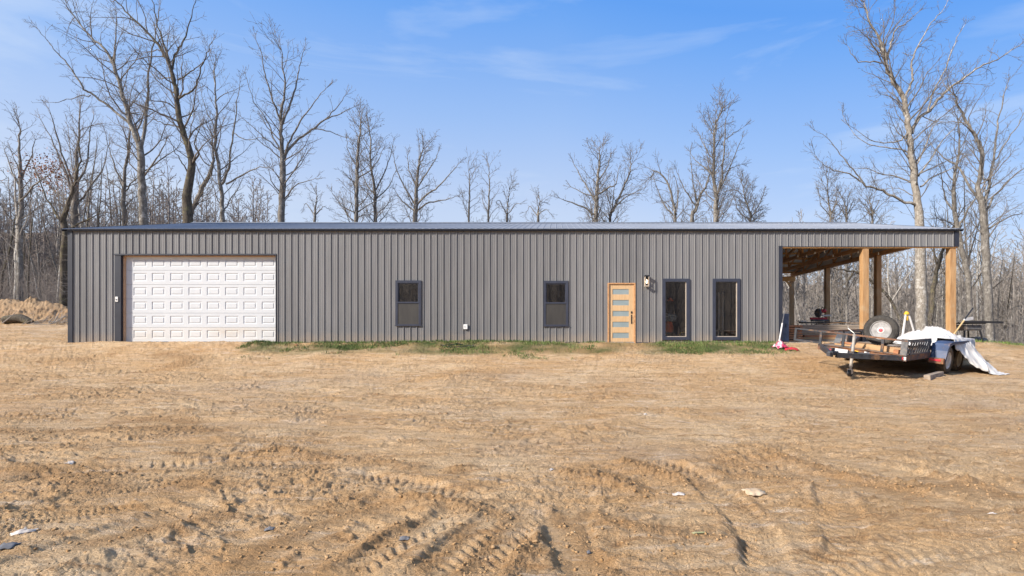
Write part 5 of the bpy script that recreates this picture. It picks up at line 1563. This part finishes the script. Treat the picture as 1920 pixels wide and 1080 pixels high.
ondeck("board", "orange-toned offcut board lying across the trailer deck's left half", "board", -0.35, 2.1, 0.545, 0.9, 0.14, 0.04, -0.15, M['lum1'])
ondeck("board", "reddish scrap board at the back of the trailer deck's left half", "board", -0.55, 1.6, 0.545, 0.8, 0.12, 0.05, 0.3, M['lum3'])
ondeck("board", "long grey plank lying lengthwise in the middle of the deck", "plank", 0.1, 0.3, 0.545, 0.2, 2.4, 0.05, 0.05, M['lum2'])

# timber lying in front of the wheels
ga = Vector((8.95, 12.25, 0)); gb = Vector((9.72, 12.83, 0))
ga.z = Hs(ga.x, ga.y)+0.075; gb.z = Hs(gb.x, gb.y)+0.075
o = MB().bar(ga, gb, 0.14, 0.135).build("timber", M['lum2'], None, local=True, bevel=0.006)
tag(o, "short square timber lying on the dirt in front of the trailer's right wheels", "timber")

# tarp over the load, trailing to the ground on the right
def tarp():
    nu, nv = 110, 60
    U, V = np.meshgrid(np.linspace(0, 1, nu), np.linspace(0, 1, nv), indexing='ij')
    A = np.array((9.55, 14.05)); B = np.array((11.75, 13.8))     # run of the cloth, left to right
    cx = A[0]+(B[0]-A[0])*U; cy = A[1]+(B[1]-A[1])*U
    wdt = np.interp(U, [0, 0.12, 0.45, 0.8, 1], [0.25, 0.7, 1.0, 0.95, 0.75])
    v = (V-0.5)*2
    x = cx + 0.10*v*wdt + 0.08*fbm(U*5, V*3, 3, 91); y = cy + v*wdt*0.95 + 0.45*(1-U) + 0.10*fbm(U*4, V*4, 3, 92)
    ridge = np.interp(U, [0, 0.08, 0.2, 0.38, 0.48, 0.62, 0.76, 0.88, 1], [0.02, 0.10, 0.20, 0.37, 0.34, 0.22, 0.0, -0.40, -0.80])
    side = np.abs(v+0.05)
    z = ridge - 0.55*side**2.2*np.where(v < 0, np.interp(U, [0, 0.3, 0.5, 0.65, 1], [0.35, 0.75, 1.3, 1.7, 1.0]), np.interp(U, [0, 0.3, 0.6, 1], [0.35, 0.6, 0.8, 0.4]))
    z += 0.07*fbm(U*6+V*2, V*5, 4, 93) + 0.09*(1-np.abs(fbm(U*3+V*1.5, V*2.2-U, 3, 94)))**4 + 0.04*(1-np.abs(fbm(U*9-V*2, V*4+U*3, 3, 96)))**4
    z = z - 0.0*U
    gz = H(x.ravel(), y.ravel()).reshape(x.shape)
    # trailer-local place of every point: over the deck and fender it lies on them, off the edge it hangs
    dx_, dy_ = x-TO.x, y-TO.y
    lx_ = dx_*0.6-dy_*0.8; ly_ = -dx_*0.8-dy_*0.6
    over = (np.abs(lx_) < HW+0.38) & (ly_ > YB) & (ly_ < YF)
    sup = TO.z + (zr-zl)/2.4*lx_ + np.where(np.abs(lx_) > HW, 0.88, 0.60) + 0.02
    fl = gz+0.02+0.03*np.abs(fbm(U*9, V*7, 3, 95))
    z = np.maximum(z, fl)
    z = np.where(over, np.maximum(z, sup), z)
    idx = np.arange(nu*nv).reshape(nu, nv)
    q = np.stack([idx[:-1,:-1].ravel(), idx[1:,:-1].ravel(), idx[1:,1:].ravel(), idx[:-1,1:].ravel()], 1)
    me = npmesh("tarp", np.stack([x.ravel(), y.ravel(), z.ravel()], 1), [q], smooth=True)
    o = link("tarp", me, None, M['tarp'])
    so = o.modifiers.new("thick", 'SOLIDIFY'); so.thickness = 0.008
    tag(o, "crumpled white tarp over the trailer's load, trailing down to the dirt", "tarp")
tarp()

# shovel stuck in the load
def pole(name, label, cat, p, q, rad, m, parts):
    p = Vector(p); q = Vector(q)
    t = thing(name, label, cat, tuple(p))
    d = q-p
    for nm, a0, a1, rr, mt in parts:
        MB().tube([p+d*a0, p+d*((a0+a1)/2), p+d*a1], rr, 10).build(nm, mt, t, smooth=False)
    return t, p, d
p_ = W(1763, 662, 13.75); q_ = W(1824, 578, 14.6)
t, p_, d_ = pole("shovel", "long-handled tool with pale wooden shaft and black end leaning up out of the tarp", "tool", p_, q_, 0.02, None,
    [("shaft", 0.0, 0.72, 0.020, M['ash']), ("collar", 0.715, 0.735, 0.024, M['whitep']), ("grip", 0.735, 1.0, 0.019, M['black'])])

# ------------------------------------------------------------------ things round the porch
def local_thing(name, label, cat, loc, rz=0.0, group=None):
    return thing(name, label, cat, mat=Matrix.Translation(Vector(loc)) @ Matrix.Rotation(rz, 4, 'Z'), group=group)
def L(mb, name, m, t, **k): return mb.build(name, m, t, local=True, **k)
# dark panel and pole at the wall's end
t = local_thing("metal_cabinet", "narrow dark blue-grey metal cabinet standing at the end of the metal wall", "cabinet", (XW+0.20, FY+0.30, 0))
L(MB().box(-0.14, 0.15, -0.12, 0.12, 0, 0.98), "body", M['steelblue'], t, bevel=0.01)
L(MB().box(-0.12, 0.13, -0.132, -0.121, 0.03, 0.95), "door", M['steelblue'], t, bevel=0.003)
L(MB().box(0.02, 0.045, -0.145, -0.133, 0.50, 0.62), "handle", M['black'], t)
a0 = Vector(W(1459.5, 646, 16.9)); a0.z = topz(a0.x, a0.y); a1 = Vector(W(1473, 572, 17.35))
pole("pole", "thin pole, white below and dark above, leaning on the wall's dark corner trim", "pole", a0, a1, 0.02, None, [("shaft", 0, 0.55, 0.024, M['whitep']), ("upper_shaft", 0.545, 1.0, 0.013, M['tgrey'])])

def crumple(name, label, cat, x, y, sx, sy, hgt, m, seed, rz=0.0, n=16, flat=0.3):
    rs_ = np.random.RandomState(seed)
    U, V = np.meshgrid(np.linspace(-1, 1, n), np.linspace(-1, 1, n), indexing='ij')
    rr = np.sqrt(U*U*0.9+V*V*0.9)
    edge_ = 1+0.25*pn(U*2+seed, V*2)
    X_ = U*sx*edge_; Y_ = V*sy*edge_
    zz = hgt*np.clip(1-rr, 0, 1)**0.7*(0.7+0.9*np.abs(fbm(U*2.2+seed, V*2.2, 3, 5))) + 0.35*hgt*np.abs(fbm(U*3+seed*2, V*3, 3, 8))
    c, s_ = math.cos(rz), math.sin(rz)
    wx_ = x+X_*c-Y_*s_; wy_ = y+X_*s_+Y_*c
    gz = (H(wx_.ravel(), wy_.ravel())+micro(wx_.ravel(), wy_.ravel())[0]).reshape(n, n)
    gz = gz*(1-flat)+gz.max()*flat
    idx = np.arange(n*n).reshape(n, n)
    q = np.stack([idx[:-1,:-1].ravel(), idx[1:,:-1].ravel(), idx[1:,1:].ravel(), idx[:-1,1:].ravel()], 1)
    c0 = np.array((x, y, gz.min()))
    me = npmesh(name, np.stack([wx_.ravel(), wy_.ravel(), (gz+zz+0.004).ravel()], 1)-c0, [q])
    o = link(name, me, None, m); o.location = c0
    so = o.modifiers.new("thick", 'SOLIDIFY'); so.thickness = 0.003
    return tag(o, label, cat)
M['pink'] = pm("pink_red_plastic_bag", (0.62, 0.05, 0.12), (0.66, 0.55, 0.58), 6, rough=0.45, lo=0.42, hi=0.5)
M['scrap'] = pm("white_plastic_scrap", (0.60, 0.57, 0.54), (0.45, 0.38, 0.31), 8, rough=0.5)
M['scrapt'] = pm("dried_mud_slab", (0.56, 0.45, 0.32), (0.42, 0.30, 0.19), 8, rough=0.9, bump=0.4)
M['scrapd'] = pm("blackened_scrap", (0.05, 0.055, 0.07), (0.16, 0.16, 0.17), 9, rough=0.7)
M['scrapg'] = pm("dull_green_scrap", (0.22, 0.28, 0.12), (0.3, 0.26, 0.15), 9, rough=0.7)
x_, y_ = G(1463, 652)
crumple("bag", "crumpled pink and white plastic bag on the dirt at the end of the wall", "plastic bag", x_, y_, 0.20, 0.16, 0.22, M['pink'], 3, 0.2)
x_, y_ = G(1484, 657)
crumple("rag", "flat red rag trailing off the pink plastic bag", "rag", x_, y_, 0.20, 0.10, 0.09, M['red'], 4, -0.4)
for i, (px, py, sx, sy, hg, mk_, nm, lb, ct, rz) in enumerate((
    (131, 874, 0.05, 0.035, 0.03, 'scrap', "plastic_scrap", "small crumpled white plastic scrap alone on the dirt at the left", "scrap", 0.3),
    (1414, 927, 0.12, 0.07, 0.03, 'scrapt', "mud_slab", "flat pale slab of dried mud right of the clod ridges", "mud slab", 0.0),
    (1272, 925, 0.075, 0.03, 0.02, 'scrap', "paper_scrap", "torn white scrap at the foot of the clod ridge, right of centre", "scrap", -0.1),
    (1034, 888, 0.03, 0.02, 0.02, 'scrap', "paper_scrap", "tiny white scrap left of the big clod ridge", "scrap", 0.5),
    (45, 995, 0.09, 0.035, 0.03, 'scrap', "plastic_scrap", "long torn pale plastic strip near the left edge of the dirt", "scrap", 0.5),
    (12, 1030, 0.08, 0.05, 0.02, 'scrapd', "charred_scrap", "blackened scrap at the left edge of the dirt", "scrap", 0.2),
    (505, 988, 0.045, 0.02, 0.02, 'scrapd', "charred_scrap", "dark grey scrap among the ruts left of centre", "scrap", 0.2),
    (758, 1004, 0.045, 0.02, 0.015, 'scrapd', "charred_scrap", "thin dark scrap in the tyre ruts at the bottom centre", "scrap", 0.1),
    (1104, 1034, 0.018, 0.02, 0.02, 'scrapd', "charred_scrap", "tiny black scrap at the bottom right of centre", "scrap", 0.1),
    (1312, 1004, 0.07, 0.012, 0.012, 'scrapg', "weed_sprig", "flattened green sprig on the bare dirt", "weed", 0.1),
    (1860, 963, 0.04, 0.012, 0.012, 'scrap', "paper_scrap", "thin pale scrap far to the right on the dirt", "scrap", -0.2),
    (1210, 781, 0.035, 0.03, 0.02, 'scrap', "plastic_scrap", "small pale scrap in the middle distance below the front door", "scrap", 0.0),
    (555, 649, 0.09, 0.08, 0.06, 'lum3', "brick_bat", "reddish lump in the grass right of the garage door", "stone", 0.0))):
    x_, y_ = G(px, py); crumple(nm, lb, ct, x_, y_, sx*0.7, sy*0.8, hg*0.8, M[mk_], 20+i, rz, n=10)
# black cable in the grass
x_, y_ = G(852, 651)
P = []
for k in range(40):
    a_ = k/39*PI*3.1
    P.append((x_+0.55*math.cos(a_)*(1-0.2*k/39)+0.25*k/39, y_+0.12*math.sin(a_)*(1-0.3*k/39), 0))
P = [(a, b_, topz(a, b_)+0.035+0.02*math.sin(i)) for i, (a, b_, _) in enumerate(P)]
o = MB().tube(P, 0.013, 6).build("cable", M['black'], None, local=True, smooth=True)
tag(o, "loose coil of black cable lying in the grass below the wall socket", "cable")

# lumber stack under the porch
LB = {}
def board(x, y, z, L_, wd_, ht_, mk_, label, group, rz=0.0):
    key = (round(L_, 2), wd_, ht_, mk_)
    if key not in LB:
        o = MB().box(-L_/2, L_/2, -wd_/2, wd_/2, 0, ht_).build("lumber_board", M[mk_], None, local=True, bevel=0.004); LB[key] = o
    else:
        o = LB[key].copy(); COL.objects.link(o)
    o.location = (x, y, z); o.rotation_euler = (0, 0, rz)
    return tag(o, label, "board", group)
rs = np.random.RandomState(900)
ht_ = 0.072
lb = "rough sawn board in the long lumber stack under the porch"
x0s = bx(1490)*19/17.5
for lay in range(8):
    for col_ in range(4):
        L_ = (3.2, 3.5, 2.9)[rs.randint(3)]
        board(10.6+rs.normal(0, 0.2), 19.1+col_*0.25+rs.normal(0, 0.03), lay*(ht_+0.006)-0.01, L_, 0.21, ht_, ('lum1', 'lum2', 'lum3', 'lum2')[rs.randint(4)], lb, "boards of the long lumber stack", rs.normal(0, 0.008))
lb = "short brown board in the low stack against the end of the wall"
for lay in range(7):
    board(8.45, 18.6+rs.normal(0, 0.02), lay*0.088-0.01, 0.9, 0.5, 0.062, 'lum3', lb, "boards of the short stack", rs.normal(0, 0.03))
mbx = MB()
n = 18
for i in range(n):
    for (yy, ) in ((0,),):
        u0, u1 = i/n, (i+1)/n
        f0, f1 = [0.07*math.sin(u*PI) + 0.02*math.sin(u*9) for u in (u0, u1)]
        mbx.add([(u0*2.1, 0, f0), (u1*2.1, 0, f1), (u1*2.1, 0.8, f1+0.01), (u0*2.1, 0.8, f0+0.01), (u0*2.1, 0, f0+0.014), (u1*2.1, 0, f1+0.014), (u1*2.1, 0.8, f1+0.024), (u0*2.1, 0.8, f0+0.024)], [(3,2,1,0),(4,5,6,7),(0,1,5,4),(2,3,7,6)])
o = mbx.build("plywood_sheet", M['lum1'], None, local=True); o.location = (10.05, 19.0, 8*(ht_+0.006)-0.005)
tag(o, "warped pale plywood sheet lying on top of the long lumber stack", "plywood sheet")

# mitre saw on its folding stand
SX, SY = 10.85, 20.9
t = local_thing("miter_saw", "mitre saw with red and grey head on a folding stand behind the lumber stack", "saw", (SX, SY, -0.01))
st_ = MB()
for sx in (-0.42, 0.42):
    st_.bar((sx*0.55, -0.18, 0.70), (sx*1.15, -0.30, 0.0), 0.035, 0.035).bar((sx*0.55, 0.18, 0.70), (sx*1.15, 0.30, 0.0), 0.035, 0.035)
st_.bar((-0.85, 0, 0.74), (1.05, 0, 0.74), 0.08, 0.06)
L(st_, "stand", M['tblack'], t)
L(MB().bar((-0.85, 0, 0.80), (-0.62, 0, 0.80), 0.3, 0.03).bar((0.8, 0, 0.80), (1.05, 0, 0.80), 0.3, 0.03), "support_arm", M['whitep'], t)
L(MB().lathe([(0.19, 0.0), (0.19, 0.06), (0.16, 0.075), (0.002, 0.076)], (0, 0, 0.79), (0,0,1), 24).box(-0.34, 0.34, -0.08, 0.10, 0.79, 0.87), "saw_table", M['tgrey'], t, bevel=0.005)
L(MB().box(-0.36, 0.36, 0.09, 0.12, 0.87, 0.96), "fence", M['red'], t)
L(MB().tube([(0.02, 0.1, 0.9), (0.05, 0.22, 1.05), (0.03, 0.12, 1.18)], 0.035, 8), "arm", M['black'], t)
L(MB().lathe([(0.002, -0.05), (0.16, -0.05), (0.175, -0.03), (0.175, 0.03), (0.16, 0.05), (0.002, 0.05)], (-0.08, -0.02, 1.14), (1, 0.25, 0), 26), "blade_guard", M['tgrey'], t, bevel=0)
L(MB().lathe([(0.002, -0.16), (0.065, -0.15), (0.075, -0.05), (0.075, 0.10), (0.05, 0.15), (0.002, 0.155)], (0.12, 0.0, 1.22), (1, 0.2, 0.1), 16), "motor", M['red'], t)
L(MB().tube([(0.0, -0.08, 1.27), (-0.02, -0.2, 1.36), (0.06, -0.24, 1.34), (0.08, -0.14, 1.22)], 0.018, 8), "handle", M['black'], t)
L(MB().bar((0.1, 0.05, 1.05), (0.62, 0.3, 1.07), 0.03, 0.03).bar((0.1, -0.03, 1.02), (0.6, 0.22, 1.03), 0.03, 0.03), "slide_rail", M['galv'], t)

# survey tripod behind the trailer
t = local_thing("tripod", "aluminium tripod with yellow head standing behind the spare wheel", "tripod", (W(1700, 640, 16.4)[0], 16.4, Hs(W(1700, 640, 16.4)[0], 16.4)))
zt = 1.20
for (ax2, ay2) in ((-0.30, -0.15), (0.34, -0.12), (0.02, 0.36)):
    L(MB().bar((ax2*0.15, ay2*0.15, zt-0.05), (ax2, ay2, -0.05), 0.045, 0.025, up=(0,1,0)), "leg", M['whitep'], t)
L(MB().lathe([(0.002, 0), (0.075, 0.0), (0.08, 0.04), (0.05, 0.07), (0.045, 0.10), (0.002, 0.10)], (0, 0, zt-0.06), (0,0,1), 16), "head", M['yel'], t)
L(MB().box(-0.03, 0.03, -0.03, 0.03, zt-0.25, zt-0.10), "clamp", M['yel'], t)

# table saw outside the corner post
TX, TY = W(1812, 625, 18.2)[0], 18.2
tz = Hs(TX, TY)
t = local_thing("table_saw", "black and grey table saw on a low stand behind the tarp at the porch corner", "table saw", (TX, TY, tz), 0.12)
for (ax2, ay2) in ((-0.38, -0.28), (0.38, -0.28), (-0.38, 0.28), (0.38, 0.28)):
    L(MB().bar((ax2*0.8, ay2*0.8, 0.45), (ax2, ay2, -0.03), 0.04, 0.04), "leg", M['black'], t)
L(MB().box(-0.36, 0.34, -0.27, 0.27, 0.42, 0.62).box(-0.30, 0.30, -0.29, -0.27, 0.46, 0.57), "body", M['tgrey'], t, bevel=0.01)
L(MB().box(-0.52, 0.44, -0.34, 0.34, 0.66, 0.70), "table_top", M['black'], t, bevel=0.004)
L(MB().bar((-0.5, -0.38, 0.73), (1.05, -0.38, 0.71), 0.06, 0.07), "fence_rail", M['black'], t)
L(MB().bar((-0.40, -0.30, 0.80), (0.0, -0.25, 0.86), 0.03, 0.10, up=(0,0,1)), "blade_cover", M['whitep'], t)
# split logs by the corner
for i, (dx_, dy_, r_, ln, rz) in enumerate(((0.9, 0.6, 0.16, 0.7, 0.3), (1.25, 1.0, 0.12, 0.9, -0.4))):
    x_, y_ = TX+dx_, TY+dy_; z_ = Hs(x_, y_)+r_*0.8
    o = MB().tube([(x_-ln/2*math.cos(rz), y_-ln/2*math.sin(rz), z_), (x_, y_, z_+0.02), (x_+ln/2*math.cos(rz), y_+ln/2*math.sin(rz), z_)], [r_, r_*1.05, r_*0.9], 12).build("cut_log", M['bark'], None, local=True, smooth=True)
    tag(o, ("thick short cut log behind the table saw", "longer thin cut log at the edge of the grass by the woods")[i], "log")

# string lights under the porch roof
bulbs = [(1483,466,19.0),(1496,481,20.6),(1512,481,20.2),(1528,475,19.6),(1546,473,19.3),(1562,480.5,20.4),(1578,482,21.2),(1593.6,481,21.0),(1609,473,19.8),(1647,476.5,20.0)]
BP = [Vector(W(a, b_, c_)) for a, b_, c_ in bulbs]
t = thing("string_lights", "string of small round white bulbs hung under the porch roof", "string lights", tuple(BP[0]))
P = []
for a, b_ in zip(BP[:-1], BP[1:]):
    for k in range(5):
        u_ = k/5; p = a.lerp(b_, u_); p.z += 0.055 - 0.10*math.sin(u_*PI); P.append(p)
P.append(BP[-1]+Vector((0,0,0.055)))
MB().tube(P, 0.006, 5).build("wire", M['black'], t)
bm_, bt_, bb_ = newmat("frosted_bulb"); bb_.inputs['Base Color'].default_value = (0.85,0.83,0.78,1); bb_.inputs['Roughness'].default_value = 0.25; bb_.inputs['Emission Color'].default_value = (1,0.9,0.75,1); bb_.inputs['Emission Strength'].default_value = 0.0
for b_ in BP:
    MB().lathe([(0.001,-0.030),(0.020,-0.020),(0.027,0.0),(0.020,0.020),(0.014,0.045),(0.014,0.07),(0.001,0.071)], b_, (0,0,1), 12).build("bulb", bm_, t, smooth=True)

# ------------------------------------------------------------------ things seen inside through the tall windows
def wi(px, py, Y): return W(px, py, Y)
p = wi(1258, 596, 17.85)
o = crumple  # (cloth is hung, not on the ground)
mbx = MB(); n = 10
for i in range(n):
    for j in range(6):
        def pt(a, b_):
            u_, v_ = a/n, b_/6
            return (p[0]-0.20+0.40*u_, p[1]+0.03*math.sin(u_*9)+0.02*math.sin(v_*7), p[2]+0.18-0.08*u_-0.30*v_*(1-0.25*u_))
        mbx.add([pt(i,j), pt(i+1,j), pt(i+1,j+1), pt(i,j+1)], [(0,1,2,3)])
M['pattern'] = pm("patterned_grey_cloth", (0.5, 0.52, 0.48), (0.12, 0.14, 0.15), 22, rough=0.8, lo=0.45, hi=0.55)
o = mbx.build("cloth", M['pattern'], None, local=True, smooth=True); o.modifiers.new("t", 'SOLIDIFY').thickness = 0.004
tag(o, "grey patterned cloth draped inside the left tall window", "cloth")
p = wi(1254, 610, 17.95)
t = local_thing("fuel_can", "orange plastic can seen low at the left inside the left tall window", "can", (p[0], p[1], p[2]-0.25))
L(MB().lathe([(0.002,0),(0.13,0),(0.15,0.05),(0.16,0.2),(0.12,0.36),(0.05,0.42),(0.045,0.48),(0.002,0.48)], (0,0,0), (0,0,1), 16), "body", M['orange'], t, smooth=True)
L(MB().tube([(0.0,0,0.46),(0.08,0,0.54),(0.16,0,0.40)], 0.014, 6), "handle", M['orange'], t)
# bench the can stands on
def bench(name, label, x0_, x1_, y0_, y1_, zt_, mt):
    t = local_thing(name, label, "bench", ((x0_+x1_)/2, (y0_+y1_)/2, 0))
    hx_, hy_ = (x1_-x0_)/2, (y1_-y0_)/2
    L(MB().box(-hx_, hx_, -hy_, hy_, zt_-0.045, zt_), "bench_top", mt, t)
    for a in (-1, 1):
        for b_ in (-1, 1):
            L(MB().box(a*(hx_-0.06)-0.03, a*(hx_-0.06)+0.03, b_*(hy_-0.06)-0.03, b_*(hy_-0.06)+0.03, 0, zt_-0.045), "leg", M['dark'], t)
bench("low_bench", "dark low bench inside the left tall window under the orange can", p[0]-0.45, p[0]+0.22, 17.75, 18.2, p[2]-0.255, M['dark'])
p = wi(1279, 625, 17.85)
t = local_thing("crate", "yellow open crate on the floor at the right inside the left tall window", "crate", (p[0], p[1], 0))
L(MB().box(-0.20, 0.20, -0.14, 0.14, 0.0, 0.10), "base", M['yel'], t, bevel=0.01)
L(MB().tube([(-0.15, -0.14, 0.10), (-0.10, -0.14, 0.32), (0.19, -0.14, 0.33), (0.2, -0.14, 0.08)], 0.02, 8), "handle", M['yel'], t)
p0_, p1_ = wi(1331, 619, 18.0), wi(1394, 619, 18.0)
bench("work_bench", "pale topped work bench seen through the right tall window", p0_[0], p1_[0], 17.75, 18.25, p0_[2], M['lum2'])
for i, px in enumerate((1348, 1355.5)):
    a = wi(px, 548, 18.4)
    o = MB().tube([(a[0], 18.4, 0.0), (a[0], 18.4, a[2])], 0.028, 10).build("white_pipe", M['whitep'], None, local=True)
    tag(o, ("left white pipe standing behind the work bench in the right tall window", "right white pipe standing behind the work bench in the right tall window")[i], "pipe")
p = wi(1257, 564, 18.0)
t = local_thing("work_lamp", "copper work lamp standing inside the left tall window", "lamp", (p[0], p[1], 0))
L(MB().lathe([(0.002,0),(0.12,0.0),(0.12,0.03),(0.002,0.03)], (0,0,0), (0,0,1), 16).tube([(0,0,0.03),(0,0,p[2])], 0.012, 6), "stand", M['black'], t)
L(MB().lathe([(0.02,0.10),(0.07,0.06),(0.11,0.0),(0.10,-0.01),(0.002,0.02)], (0,0,p[2]), (0,0,1), 18), "lamp_shade", M['orange'], t, smooth=True)
